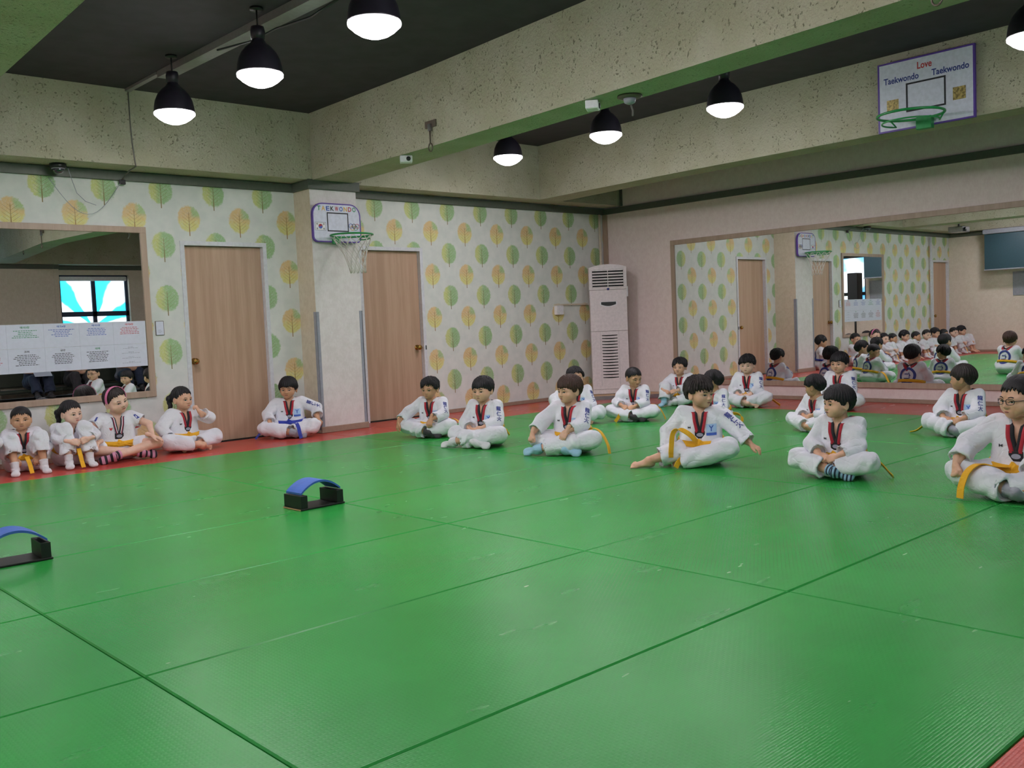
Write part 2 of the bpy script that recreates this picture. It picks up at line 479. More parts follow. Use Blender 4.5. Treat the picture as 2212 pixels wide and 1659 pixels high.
# windows in the rear wall: frame, sashes, backlit film panes
for n_, (x0, x1, z0, z1) in enumerate(WIN):
    mb = MB(); t = .06; y0, y1 = YD-.16, YD-.08
    mb.box(x0, y0, z0, x0+t, y1, z1); mb.box(x1-t, y0, z0, x1, y1, z1); mb.box(x0, y0, z0, x1, y1, z0+t); mb.box(x0, y0, z1-t, x1, y1, z1)
    xm, zm = (x0+x1)/2, 1.62
    mb.box(xm-.04, y0, z0, xm+.04, y1, z1); mb.box(x0, y0, zm-.05, x1, y1, zm+.05)
    wd = struct(mb.build('window_%d' % (n_+1), plain('dark_window_frame', '20304a', .5)))
    for a, b in ((x0+t, xm-.04), (xm+.04, x1-t)):
        for c, d in ((z0+t, zm-.05), (zm+.05, z1-t)):
            boxo('pane', M['film'], a, YD-.13, c, b, YD-.12, d, wd)
    boxo('roller_blind', M['white'], x0+.04, YD-.07, z1-.12, x1-.04, YD-.02, z1-.03, wd, b=.01)
    boxo('window_sill', M['whitepaint'], x0-.03, YD-.08, z0-.04, x1+.03, YD+.05, z0, wd)

y0, y1, z0, z1 = WINC; mb = MB(); t = .06; xa, xb = XC-.14, XC-.07
mb.box(xa, y0, z0, xb, y0+t, z1); mb.box(xa, y1-t, z0, xb, y1, z1); mb.box(xa, y0+t, z0, xb, y1-t, z0+t); mb.box(xa, y0+t, z1-t, xb, y1-t, z1)
mb.box(xa, -3.02, z0+t, xb, -2.94, z1-t); mb.box(xa, y0+t, 1.36, xb, -3.02, 1.44); mb.box(xa, -2.94, 1.36, xb, y1-t, 1.44)
wd = struct(mb.build('window_3', M['blackpaint']))
for a, b in ((y0+t, -3.02), (-2.94, y1-t)):
    for c, d in ((z0+t, 1.36), (1.44, z1-t)): boxo('pane', M['film2'], XC-.11, a, c, XC-.10, b, d, wd)
boxo('backing', M['film2'], XC-.148, y0, z0, XC-.141, y1, z1, wd)

# ---------------------------------------------------------------- column edge guards
for i, x in enumerate((-4.981, -4.448)):
    mb = MB().box(x, -.404, .03, x+.036, -.398, 1.262)
    if i == 0: mb.box(x-.004, -.404, .03, x+.004, -.36, 1.262)
    else: mb.box(x+.03, -.404, .03, x+.038, -.36, 1.262)
    struct(mb.build('trim_%d' % (13+i), M['guard']))

# ---------------------------------------------------------------- mirrors
def mirror(name, label, axis, a0, a1, z0, z1, pos, fw, sheets):
    r = thing(name, label, 'mirror', (0, 0, 0))
    t = .022
    def bx(mb, u0, u1, c0, c1, d0, d1):
        if axis == 'y': mb.box(u0, pos-d1, c0, u1, pos-d0, c1, .002)
        else: mb.box(pos-d1, u0, c0, pos-d0, u1, c1, .002)
    for nm, (u0, u1, c0, c1) in (('frame_rail', (a0, a1, z1-fw, z1)), ('frame_rail', (a0, a1, z0, z0+fw)), ('frame_stile', (a0, a0+fw, z0+fw, z1-fw)), ('frame_stile', (a1-fw, a1, z0+fw, z1-fw))):
        mb = MB(); bx(mb, u0, u1, c0, c1, 0, t); mb.build(nm, M['frame'], r)
    w_ = (a1-a0-2*fw)/sheets
    for k in range(sheets):
        mb = MB(); bx(mb, a0+fw+k*w_+.0004, a0+fw+(k+1)*w_-.0004, z0+fw, z1-fw, .002, .010)
        mb.build('glass', M['mirror'], r)
    return r
mirror('wall_mirror', 'wide brown framed wall mirror above three seated children, half covered with printed sheets', 'y', -8.26, -6.578, .512, 2.104, YL, .056, 2)
mirror('wall_mirror', 'very long brown framed wall mirror reflecting the wallpaper, behind the rows of children', 'x', -7.9, -1.168, .163, 2.055, 0, .06, 3)

# ---------------------------------------------------------------- printed sheets taped on the mirror
HEAD = [['태극8장', '태극5장', '태극4장', '태극3장', '태극2장'], ['', '태백', '금강', '고려', '태극7장']]
INK = [['ink_red', 'ink_blue', 'ink_blue', 'ink_green', 'ink_blue'], ['ink_grey', 'ink_green', 'ink_black', 'ink_black', 'ink_red']]
SHL = [['printed sheet with red heading, uppermost beside the mirror frame edge', 'printed sheet with blue heading, second from the frame edge in the upper row', 'printed sheet with blue heading, third from the frame edge in the upper row', 'printed sheet with green heading in the upper row', 'printed sheet at the picture edge in the upper row, mostly cut off'],
       ['printed sheet with four short grey paragraphs in the lower row beside the frame', 'printed sheet of black text with green heading in the lower row', 'printed sheet of black text, third from the frame in the lower row', 'printed sheet of black text below the green headed sheet', 'printed sheet of red text at the picture edge in the lower row']]
rg = random.Random(3)
for r_ in range(2):
    for c_ in range(5):
        x1 = -6.640 - c_*.300; x0 = x1-.299; z1 = 1.229 - r_*.211 - c_*.000; z0 = z1-.210
        yy = YL-.0115
        p = boxo('printed_sheet', M['paperwhite'], x0, yy-.0012, z0, x1, yy, z1)
        tag(p, SHL[r_][c_], 'poster', 'printed sheets on the mirror')
        yt = yy-.0018; kk = INK[r_][c_]; cx = (x0+x1)/2
        mb = MB()
        if HEAD[r_][c_]:
            words(mb, HEAD[r_][c_], (cx, yt, z1-.027), (1, 0, 0), (0, 0, 1), .019, .075 if len(HEAD[r_][c_]) > 2 else .042)
            mb.build('heading', M[kk], p)
        mb = MB(); nl = 5 if r_ == 0 else 7
        rows = [(z1-.058-i*.0145*(1.0), .11+rg.random()*.11, .0036) for i in range(nl)]
        if not HEAD[r_][c_]:
            rows = []
            for q in range(4): rows += [(z1-.03-q*.045, .05, .003), (z1-.04-q*.045, .17-.03*(q == 0), .0025)]
        for zz, wl, hh in rows:
            x = cx-wl/2
            while x < cx+wl/2:
                dx = .008+rg.random()*.018
                mb.add([(x, yt, zz), (min(x+dx, cx+wl/2), yt, zz), (min(x+dx, cx+wl/2), yt, zz+hh*1.4), (x, yt, zz+hh*1.4)], [(0, 1, 2, 3)])
                x += dx+.005
        o = mb.build('text_lines', M[kk if r_ == 0 or c_ in (0, 4) else 'ink_black'], p); o['kind'] = 'stuff'

# small framed notice by the door
nt_ = thing('framed_notice', 'small white notice in a thin brown frame beside the first door', 'notice', (-6.50, YL, 1.155))
boxo('frame', M['rust'], -.042, -.010, -.068, .040, -.001, .068, nt_, b=.002)
boxo('notice_sheet', M['paperwhite'], -.037, -.012, -.063, .035, -.0098, .063, nt_)
mb = MB()
for i in range(3): mb.box(-.02, -.0126, -.02-i*.012, .008+.01*(i % 2), -.012, -.017-i*.012)
o = mb.build('text_lines', M['ink_grey'], nt_); o['kind'] = 'stuff'

# ---------------------------------------------------------------- basketball hoop on the column
def rounded(x0, x1, z0, z1, rt, rb, n=6):
    pts = []
    for cx, cz, r, a0 in ((x1-rb, z0+rb, rb, -90), (x1-rt, z1-rt, rt, 0), (x0+rt, z1-rt, rt, 90), (x0+rb, z0+rb, rb, 180)):
        for k in range(n+1):
            a = math.radians(a0+90*k/n); pts.append((cx+r*math.cos(a), cz+r*math.sin(a)))
    return pts
def ringstrip(mb, outer, inner, f):
    n = len(outer); v = [f(p) for p in outer]+[f(p) for p in inner]
    mb.add(v, [(k, (k+1) % n, n+(k+1) % n, n+k) for k in range(n)])
h1 = thing('basketball_hoop', 'white rounded toy basketball backboard with colourful lettering, green hoop and net on the column', 'hoop', (-4.70, -.40, 2.175))
bx0, bx1, bz0, bz1 = -.296, .290, -.198, .205
MB().prism(rounded(bx0+.006, bx1-.006, bz0+.006, bz1-.006, .12, .05), 'y', -.058, -.03).build('backboard', M['board'], h1); bb1 = bpy.data.objects['backboard']
mb = MB(); mb.prism(rounded(bx0, bx1, bz0, bz1, .125, .055), 'y', -.060, -.028)
eo = rounded(bx0, bx1, bz0, bz1, .125, .055); ei = rounded(bx0+.013, bx1-.013, bz0+.013, bz1-.013, .112, .045)
mb = MB(); ringstrip(mb, eo, ei, lambda p: (p[0], -.061, p[1])); n_ = len(eo)
ringstrip(mb, eo, eo, lambda p: (p[0], -.061, p[1]))
mb2 = MB(); v = [(p[0], -.061, p[1]) for p in eo]+[(p[0], -.03, p[1]) for p in eo]
mb.add(v, [(k, (k+1) % n_, n_+(k+1) % n_, n_+k) for k in range(n_)])
mb.build('purple_edging', M['purple'], h1)
for ln, ck, i in zip('TAEKWONDO', ('ink_green', 'ink_orange', 'ink_blue', 'ink_black', 'ink_red', 'ink_blue', 'ink_orange', 'ink_red', 'ink_green'), range(9)):
    mb = MB(); words(mb, ln, (-.214+i*.0535, -.0595, .150), (1, 0, 0), (0, 0, 1), .048, .042); mb.build('letter', M[ck], bb1)
mb = MB(); ro = [(-.122, -.086), (.138, -.086), (.138, .110), (-.122, .110)]; ri = [(-.110, -.074), (.126, -.074), (.126, .098), (-.110, .098)]
ringstrip(mb, ro, ri, lambda p: (p[0], -.0595, p[1])); mb.build('target_square', M['ink_black'], bb1)
fl = boxo('flag', M['white'], -.266, -.0600, -.078, -.142, -.0585, .004, h1)
mb = MB(); ringstrip(mb, [(-.268, -.080), (-.140, -.080), (-.140, .006), (-.268, .006)], [(-.263, -.075), (-.145, -.075), (-.145, .001), (-.263, .001)], lambda p: (p[0], -.0606, p[1])); mb.build('flag_border', M['ink_grey'], fl)
fc = Vector((-.204, -.0606, -.037)); R_ = .024; tl = math.radians(-33)
mb = MB()
def sw(top):
    pts = [(R_*math.cos(PI*k/14), (1 if top else -1)*R_*math.sin(PI*k/14)) for k in range(15)]
    # the S-shaped divide from (-R,0) back to (R,0): dips below on the left half, rises on the right half
    for k in range(1, 8): a = PI-PI*k/8; pts.append((-R_/2+R_/2*math.cos(a), -R_/2*math.sin(a)))
    for k in range(1, 8): a = PI-PI*k/8; pts.append((R_/2+R_/2*math.cos(a), R_/2*math.sin(a)))
    ct, st = math.cos(tl), math.sin(tl)
    return [fc + Vector((x*ct-y*st, 0, x*st+y*ct)) for x, y in pts]
for top, ck in ((True, 'ink_red'), (False, 'ink_blue')):
    p = sw(top); mb = MB(); mb.add(p, [tuple(range(len(p)))]); mb.build('flag_disc_half', M[ck], fl)
for sx in (-1, 1):
    for sz in (-1, 1):
        mb = MB(); c = fc + Vector((sx*.040, 0, sz*.024)); d = Vector((sx*.55, 0, sz*.83)).normalized(); nrm = Vector((-d.z, 0, d.x))
        for q in (-1, 0, 1):
            cc = c + d*q*.006; mb.add([cc-nrm*.008-d*.0018, cc+nrm*.008-d*.0018, cc+nrm*.008+d*.0018, cc-nrm*.008+d*.0018], [(0, 1, 2, 3)])
        mb.build('flag_bars', M['ink_black'], fl)
for (cx, cz), ck in zip(((.165, -.022), (.205, -.022), (.245, -.022), (.185, -.043), (.225, -.043)), ('ink_blue', 'ink_black', 'ink_pink', 'ink_orange', 'ink_green')):
    cl = [(cx+.0235*math.cos(2*PI*k/24), -.0605, cz+.0235*math.sin(2*PI*k/24)) for k in range(24)]
    MB().tube(cl, .0025, 5, True).build('ring_mark', M[ck], bb1)
def hoop_rim(r, cy, z, R, bar, bw, net, cxo=0):
    pts = [(cxo+R*math.cos(2*PI*k/40), cy+R*math.sin(2*PI*k/40), z) for k in range(40)]
    MB().tube(pts, .0095, 8, True).build('rim', M['hoopgreen'], r)
    lo = [(cxo+R*.86*math.cos(a), cy+R*.86*math.sin(a), z-bar) for a in [math.radians(-215+250*k/24) for k in range(25)]]
    lo = [(cxo-R*.97*.9, cy+R*.45, z)] + lo + [(cxo+R*.97*.9, cy+R*.45, z)]
    MB().tube(lo, .006, 6).build('brace', M['hoopgreen'], r)
hoop_rim(h1, -.285, -.142, .215, .038, 0, True, .02)
mb = MB().box(-.075, -.085, -.215, .015, -.058, -.135, .004); mb.box(-.06, -.115, -.150, .0, -.06, -.138, .002)
mb.build('bracket', M['hoopgreen'], h1)
mb = MB(); NZ, NA = 7, 12; zc = [-.146, -.20, -.265, -.33, -.40, -.47, -.53]; rc = [.213, .185, .15, .12, .10, .088, .08]
for k in range(NA):
    for s_ in (1, -1):
        pts = []
        for i in range(NZ):
            a = 2*PI*(k + s_*i*.5)/NA
            pts.append((.02+.012*i*.8+rc[i]*math.cos(a), -.285+rc[i]*math.sin(a), zc[i]))
        mb.tube(pts, .0035, 5)
o = mb.build('net', M['net'], h1); o['kind'] = 'stuff'

# hoop on the far beam
h2 = thing('basketball_hoop', 'large square backboard with Love Taekwondo lettering and green hoop on the beam', 'hoop', (-1.895, -5.395, 2.895))
Y = lambda y: -y      # board faces -x; its own left-to-right runs along -y
bb2 = boxo('backboard', M['board'], -.036, -.405, -.292, -.012, .405, .292, h2, b=.003)
mb = MB()
for a in ((-.038, -.415, -.300, -.010, -.400, .300), (-.038, .400, -.300, -.010, .415, .300), (-.038, -.4, -.300, -.010, .4, -.286), (-.038, -.4, .286, -.010, .4, .300)): mb.box(*a)
mb.build('purple_edging', M['purple'], h2)
xf = -.0375
for s_, yy, zz, hh, ck, wm in (('Love', -.0, .222, .06, 'ink_red', .125), ('Taekwondo', .205, .140, .055, 'ink_navy', .31), ('Taekwondo', -.215, .138, .055, 'ink_navy', .31)):
    mb = MB(); words(mb, s_, (xf, yy, zz), (0, -1, 0), (0, 0, 1), hh, wm); mb.build('lettering', M[ck], bb2)
mb = MB(); ringstrip(mb, [(.163, -.155), (-.178, -.155), (-.178, .092), (.163, .092)], [(.148, -.140), (-.163, -.140), (-.163, .077), (.148, .077)], lambda p: (xf, p[0], p[1])); mb.build('target_square', M['ink_black'], bb2)
for y_ in (.282, -.288): boxo('gold_square', M['gold'], -.0385, y_-.052, -.13, -.036, y_+.052, -.025, bb2)
R2 = .262; pts = [(-.315+R2*math.cos(2*PI*k/40), .0+R2*math.sin(2*PI*k/40), -.235) for k in range(40)]
MB().tube(pts, .011, 8, True).build('rim', M['hoopgreen'], h2)
lo = [(-.315+R2*.86*math.cos(a), R2*.86*math.sin(a), -.297) for a in [math.radians(55+250*k/24) for k in range(25)]]
MB().tube([(-.315+.12, R2*.88, -.235)]+lo+[(-.315+.12, -R2*.88, -.235)], .007, 6).build('brace', M['hoopgreen'], h2)
mb = MB().box(-.095, -.075, -.33, -.036, .055, -.225, .004); mb.build('bracket', M['hoopgreen'], h2)

# ---------------------------------------------------------------- air conditioner in the corner
ac = thing('air_conditioner', 'tall white floor standing air conditioner in the corner between wallpaper and long mirror', 'air conditioner', (-.513, -.487, .05), math.radians(-45))
# local: front faces -y, width along x
W2 = .247
def domed(x0, x1, z0, z1, rise, n=10):
    return [(x0, z0), (x1, z0), (x1, z1)] + [(x1+(x0-x1)*k/n, z1+rise*math.sin(PI*k/n)**.8) for k in range(1, n)] + [(x0, z1)]
MB().prism([(-W2, .0), (W2, .0), (W2, .06), (-W2, .06)], 'y', .004, .28).build('plinth', M['acwhite'], ac)
lb_ = MB().prism([(-W2, .064), (W2, .064), (W2, .845), (-W2, .845)], 'y', 0, .28).build('lower_body', M['acwhite'], ac)
MB().prism([(-W2, .85), (W2, .85), (W2, 1.40), (-W2, 1.40)], 'y', 0, .28).build('upper_body', M['acwhite'], ac)
hd_ = MB().prism(domed(-W2-.004, W2+.004, 1.404, 1.70, .042), 'y', -.012, .284).build('head', M['acwhite'], ac)
boxo('outlet_recess', M['recess_shade'], -.208, -.0135, 1.425, .208, -.0115, 1.668, hd_)
for k in range(7):
    z = 1.432+k*.0385
    for s_ in (-1, 1):
        x0, x1 = (-.206, -.003) if s_ < 0 else (.003, .206)
        MB().hexa([(x0, -.022, z-.009), (x1, -.022, z-.009), (x1, -.012, z+.003), (x0, -.012, z+.003), (x0, -.022, z+.005), (x1, -.022, z+.005), (x1, -.012, z+.012), (x0, -.012, z+.012)]).build('louvre', M['acwhite'], hd_)
boxo('mullion', M['acwhite'], -.004, -.022, 1.425, .004, -.012, 1.668, ac)
MB().lathe([(.0, -.015), (.016, -.014), (.018, -.011)], (0, 0, 1.412), 16, 'y').build('emblem', M['ink_navy'], ac)
pts = [(-.10, 1.238), (.10, 1.238), (.10, 1.205)]+[(.10-.2*k/10, 1.205-.022*math.sin(PI*k/10)) for k in range(1, 10)]+[(-.10, 1.205)]
db_ = MB().prism([(p[0]*1.16, (p[1]-1.22)*1.35+1.218) for p in pts], 'y', -.006, .002).build('display_bezel', M['white'], ac)
MB().prism(pts, 'y', -.010, .0).build('display', M['black'], db_)
for k in range(15):
    z = .215+k*.0405
    n = 8; p = [(-.105+.21*i/n, z+.012) for i in range(n+1)]+[(.105-.21*i/n, z-.006*math.sin(PI*i/n)+.002) for i in range(n+1)]
    MB().prism(p, 'y', -.0015, .004).build('intake_slot', M['recess_shade'], lb_)
for x_ in (-.125, .122): boxo('panel_seam', M['grey'], x_, -.0012, .10, x_+.002, .002, .845, ac)
boxo('side_controller', M['white'], W2, .03, 1.30, W2+.022, .09, 1.44, ac, b=.004)
# plywood platform under it
pl = thing('platform', 'low corner platform of plywood with steel edge under the air conditioner', 'platform', (0, 0, 0))
MB().prism([(-1.20, -.02), (-.02, -.02), (-.02, -1.20), (-.30, -1.20), (-1.20, -.34)], 'z', .001, .044).build('board', M['ply'], pl)
MB().prism([(-1.205, -.345), (-.305, -1.205), (-.29, -1.20), (-1.20, -.33)], 'z', .001, .05).build('edge_strip', M['steel'], pl)
# outlet box with surface pipe
ob = thing('outlet_box', 'small white socket box on the tree wallpaper beside the air conditioner', 'socket box', (-1.0, 0, 1.205))
boxo('box', M['white'], -.062, -.055, -.062, .062, -.001, .062, ob, b=.006)
cp = MB().box(-1.075, -.025, 1.268, -.42, -.002, 1.288); tag(cp.build('cable_cover', M['colside']), 'thin beige cable cover running from the socket box to the air conditioner', 'cable cover')
pp = MB().tube([(-.14, -.045, .06), (-.14, -.045, 2.515)], .016, 10); tag(pp.build('pipe', M['colside']), 'thin beige upright pipe rising behind the air conditioner to the trim', 'pipe')

# ---------------------------------------------------------------- pendant lamps
def make_lamp():
    r = thing('pendant_lamp', 'lamp', 'lamp', (0, 0, 0))
    R = .153
    MB().lathe([(R+.004, .016), (R+.002, .024), (.151, .06), (.142, .105), (.122, .150), (.090, .190), (.058, .215), (.042, .238), (.040, .262), (.034, .262), (.036, .236), (.054, .208), (.085, .183), (.115, .145), (.135, .10), (.143, .05), (R-.008, .018), (R-.004, .016), (R+.004, .016)], n=32).build('shade', M['shade'], r)
    MB().lathe([(.048, .245), (.05, .30), (.044, .33), (.0, .335)], n=16).build('socket', M['shade'], r)
    MB().tube([(0, 0, .33), (0, 0, .455)], .006, 8).build('cord', M['black'], r)
    MB().lathe([(.045, .440), (.045, .459), (0, .459)], n=16).build('ceiling_rose', M['black'], r)
    MB().lathe([(0, -.078), (.045, -.073), (.088, -.057), (.122, -.035), (.142, -.016), (.155, -.005), (.1565, .010), (.151, .015), (.0, .012)], n=32).build('lens', M['lens'], r)
    return r
def dup(root, **kw):
    r = root.copy(); COL.objects.link(r)
    for k, v in kw.items(): r[k] = v
    for ch in root.children:
        c = ch.copy(); COL.objects.link(c); c.parent = r
        for g in ch.children:
            d = g.copy(); COL.objects.link(d); d.parent = c
    return r
LAMP7_Y = -6.66
LY = [-1.63, -3.02, -4.38, -5.76, -7.14, -8.52, -9.9]
LL = {(0, 0): 'glowing pendant lamp nearest the wall beneath the cable duct, dark dome showing', (0, 1): 'glowing pendant lamp second from the wall with a cable clip above it', (0, 2): 'glowing pendant lamp hanging at the top picture edge, third from the wall',
      (1, 0): 'glowing pendant lamp between the beams nearest the trees wallpaper', (1, 1): 'glowing pendant lamp below the smoke detector of the middle beam', (1, 2): 'glowing pendant lamp in front of the far beam, next before the square backboard',
      (1, 4): 'glowing pendant lamp at the corner of the picture beyond the square backboard'}
lamp0 = make_lamp()
for ci, cx in enumerate((-6.91, -3.17, -10.1)):
    for k, y in enumerate(LY):
        if (ci == 2 and k % 2) or (ci, k) == (1, 3) or (ci < 2 and k > 4): continue
        y = y + (.16 if ci == 1 else 0)
        if (ci, k) == (1, 4): y = LAMP7_Y
        lb = LL.get((ci, k), 'glowing pendant lamp out of the picture, number %s of the %s row' % (('one', 'two', 'three', 'four', 'five', 'six', 'seven')[k], ('near', 'far', 'outer')[ci]))
        l = lamp0 if (ci, k) == (0, 0) else dup(lamp0)
        l.location = (cx, y, 2.82); l['label'] = lb; l['group'] = 'pendant lamps' if (ci, k) in LL else 'pendant lamps out of the picture'

# ---------------------------------------------------------------- ceiling bits: cable duct, cable, camera, hooks, detectors
cdct = thing('cable_duct', 'grey cable duct with loose covers running along the dark ceiling above the lamps', 'cable duct')
MB().box(-6.82, -1.12, 3.255, -6.775, -.44, 3.278).build('narrow_duct', M['duct'], cdct)
MB().hexa([(-6.74, -7.5, 3.21), (-6.60, -7.5, 3.21), (-6.71, -1.14, 3.225), (-6.82, -1.14, 3.225), (-6.74, -7.5, 3.278), (-6.60, -7.5, 3.278), (-6.71, -1.14, 3.278), (-6.82, -1.14, 3.278)]).build('wide_duct', M['duct'], cdct)
MB().tube([(-6.80, -2.2, 3.205), (-6.72, -2.6, 3.19), (-6.70, -2.9, 3.205), (-6.66, -3.3, 3.19), (-6.68, -3.7, 3.205)], .008, 6).build('loose_wire', M['black'], cdct)
cb = MB().tube([(-6.79, -.435, 3.27), (-6.79, -.437, 3.0), (-6.785, -.437, 2.82), (-6.775, -.44, 2.68), (-6.765, -.44, 2.60), (-6.77, -.30, 2.585), (-6.775, -.13, 2.53)], .006, 6)
tag(cb.build('cable', M['cable']), 'thin grey cable running down the bulkhead to the trim above the mirror', 'cable')
jb = thing('junction_clip', 'small black cable clip under the trim above the mirror', 'cable clip', (-6.775, YL-.03, 2.505))
MB().box(-.028, -.022, -.022, .028, 0, .022, .004).build('clip', M['black'], jb); MB().tube([(-.01, -.012, -.01), (-.055, -.02, -.045)], .004, 6).build('wire_end', M['white'], jb)
def sag(a, b, d, n=14, y=-.14): return [(a[0]+(b[0]-a[0])*k/n, y, a[1]+(b[1]-a[1])*k/n - d*math.sin(PI*k/n)) for k in range(n+1)]
tag(MB().tube(sag((-7.42, 2.50), (-6.80, 2.49), .30), .0026, 6).build('cable', M['guard']), 'pale cable sagging in a loop from the security camera over the tree wallpaper', 'cable')
tag(MB().tube([(-7.27, -.2, 2.58), (-7.23, -.15, 2.5), (-7.19, -.14, 2.38), (-7.12, -.14, 2.31), (-7.03, -.14, 2.28)], .003, 6).build('cable', M['guard']), 'short pale cable hanging beside the dome camera', 'cable')
cc_ = thing('security_camera', 'black dome security camera below the bulkhead above the wall mirror', 'camera', (-7.36, -.22, 2.61))
MB().lathe([(.068, 0), (.072, -.02), (.066, -.036), (.052, -.04)], n=24).build('housing', M['black'], cc_)
MB().lathe([(.05, -.038), (.048, -.06), (.034, -.08), (0, -.088)], n=24).build('dome', plain('smoked_dome', '2a2c34', .08, coat=1), cc_)
MB().lathe([(.054, -.036), (.054, -.044), (.05, -.046)], n=24).build('ring', M['grey'], cc_)
def hook(x, y, z, ln, label):
    r = thing('hanging_hook', label, 'hook', (x, y, z), group='hooks on the middle beam')
    MB().box(-.014, -.075, -.03, .0, .075, .03, .003).build('plate', M['rust'], r)
    MB().box(-.03, -.02, -.06, -.008, .02, .0, .003).build('bracket', M['steel'], r)
    MB().tube([(-.022, 0, -.05), (-.022, 0, -ln+.05)], .007, 8).build('rod', M['rust'], r)
    pts = [(-.022, .026*math.sin(2*PI*k/20), -ln+.02+.034*math.cos(2*PI*k/20)) for k in range(20)]
    MB().tube(pts, .006, 6, True).build('loop', M['rust'], r)
hook(-5.018, -2.50, 2.795, .22, 'steel hook plate with hanging rod and loop on the middle beam')
hook(-5.235, -8.4, 2.78, .22, 'steel hook plate with hanging rod further along the middle beam, seen in the mirror')
hook(-5.375, -6.97, 2.78, .24, 'rusty ring hanging below the middle beam at the top picture edge')
def eml(x, y, label, yaw):
    r = thing('wall_sensor', label, 'sensor', (x, y, 2.61), yaw, 'sensors under the middle beam')
    MB().box(-.055, -.045, -.062, .055, .045, 0, .006).build('case', M['white'], r)
    MB().lathe([(.02, -.0), (.02, -.008), (0, -.009)], (.02, -.045, -.032), 16, 'y').build('eye', M['black'], r)
eml(-4.93, -2.0, 'small white sensor box under the middle beam near the hook', math.radians(-35))
eml(-5.07, -4.40, 'small white sensor box under the middle beam beside the smoke detector', math.radians(35))
sd = thing('smoke_detector', 'round dark detector with twisted wires under the middle beam', 'detector', (-4.97, -4.66, 2.61))
MB().lathe([(.085, 0), (.088, -.012), (.07, -.02), (.045, -.022)], n=28).build('base_ring', M['rust'], sd)
MB().lathe([(.045, -.02), (.038, -.05), (.02, -.06), (0, -.062)], n=20).build('head', M['grey'], sd)
MB().tube([(.02, .01, -.05), (.03, .0, -.1), (.015, -.01, -.14)], .007, 6).build('wire', M['cable'], sd)

# ---------------------------------------------------------------- practice arches on the mat
def arch(x, y, rz, label):
    r = thing('jump_arch', label, 'hurdle', (x, y, 0), rz, 'blue jump arches on the mat')
    MB().box(-.157, -.098, .001, .157, .098, .011, .002).build('base_board', M['blackpaint'], r)
    MB().box(-.158, -.097, .002, -.1571, .097, .010).build('raw_edge', M['ply'], r)
    for s_ in (-1, 1):
        x0, x1 = (-.150, -.105) if s_ < 0 else (.105, .150)
        MB().box(x0, -.094, .011, x1, .094, .088, .002).build('end_block', M['blackpaint'], r)
    n = 16; mb = MB(); v = []; th = .012
    for k in range(n+1):
        t = -1+2*k/n; xx = t*.140; zz = .092+.062*(1-t*t)
        for yy in (-.083, .083):
            v += [(xx, yy, zz), (xx, yy, zz+th)]
    f = []
    for k in range(n):
        a, b = 4*k, 4*k+4
        f += [(a+1, a+3, b+3, b+1), (a, b, b+2, a+2), (a, a+1, b+1, b), (a+2, b+2, b+3, a+3)]
    f += [(0, 2, 3, 1), (4*n, 4*n+1, 4*n+3, 4*n+2)]
    mb.add(v, f); mb.build('arch_pad', M['blue'], r)
arch(-7.215, -3.925, math.radians(2), 'blue arched pad on a black wooden stand, alone on the open mat')
arch(-8.915, -3.945, math.radians(-3), 'blue arched pad on a black stand cut by the picture edge')

# ---------------------------------------------------------------- far side of the room, seen in the mirrors
ps = thing('projection_screen', 'dark teal pulled-down screen on the opposite wall, seen in the long mirror', 'screen', (XC+.35, -1.44, 0))
boxo('screen_cloth', M['screen'], -.01, -.47, 1.76, .0, .47, 2.52, ps); boxo('bottom_bar', M['grey'], -.018, -.48, 1.735, .012, .48, 1.762, ps, b=.004)
boxo('case', M['grey'], -.04, -.49, 2.50, .04, .49, 2.60, ps, b=.01)
boxo('notice', M['grey'], XC+.001, -1.95, 1.19, XC+.015, -1.41, 1.69); tag(bpy.data.objects['notice'], 'grey board below the teal screen, seen in the long mirror', 'board')
pj = thing('projector', 'silver projector hanging by the wall, seen in the long mirror', 'projector', (-9.3, -1.15, 2.52))
boxo('case', M['steel'], -.17, -.14, -.05, .17, .14, .06, pj, b=.01); MB().tube([(0, 0, .05), (0, 0, .75)], .02, 8).build('pole', M['steel'], pj); MB().lathe([(.04, 0), (.04, .03), (0, .03)], (.08, -.17, 0), 16, 'y').build('lens', M['black'], pj)
tag(MB().tube([(-10.36, YL-.05, 0), (-10.36, YL-.05, 2.5)], .022, 10).build('pipe', M['whitepaint']), 'white upright pipe beside the far door, seen in the long mirror', 'pipe')
spk = thing('loudspeaker', 'tall black loudspeaker before a bright window, seen through both mirrors', 'loudspeaker', (XC+.2, -2.22, 0))
boxo('cabinet', M['black'], -.13, -.12, 1.2, .13, .12, 1.89, spk, b=.01); MB().tube([(0, 0, .03), (0, 0, 1.22)], .025, 10).build('pole', M['black'], spk); boxo('foot', M['black'], -.15, -.15, .002, .15, .15, .03, spk)
bn = thing('bench', 'long low dark green bench along the rear wall, seen in the near mirror', 'bench', (-3.3, YD+.66, 0))
boxo('seat', M['benchgreen'], -2.4, -.28, .11, 2.4, .14, .176, bn, b=.02); boxo('backrest', M['benchgreen'], -2.4, -.36, .22, 2.4, -.29, .62, bn, b=.02)
for x_ in (-2.2, -1.1, 0, 1.1, 2.2): boxo('leg', M['black'], x_-.03, -.33, 0, x_+.03, .12, .11, bn)

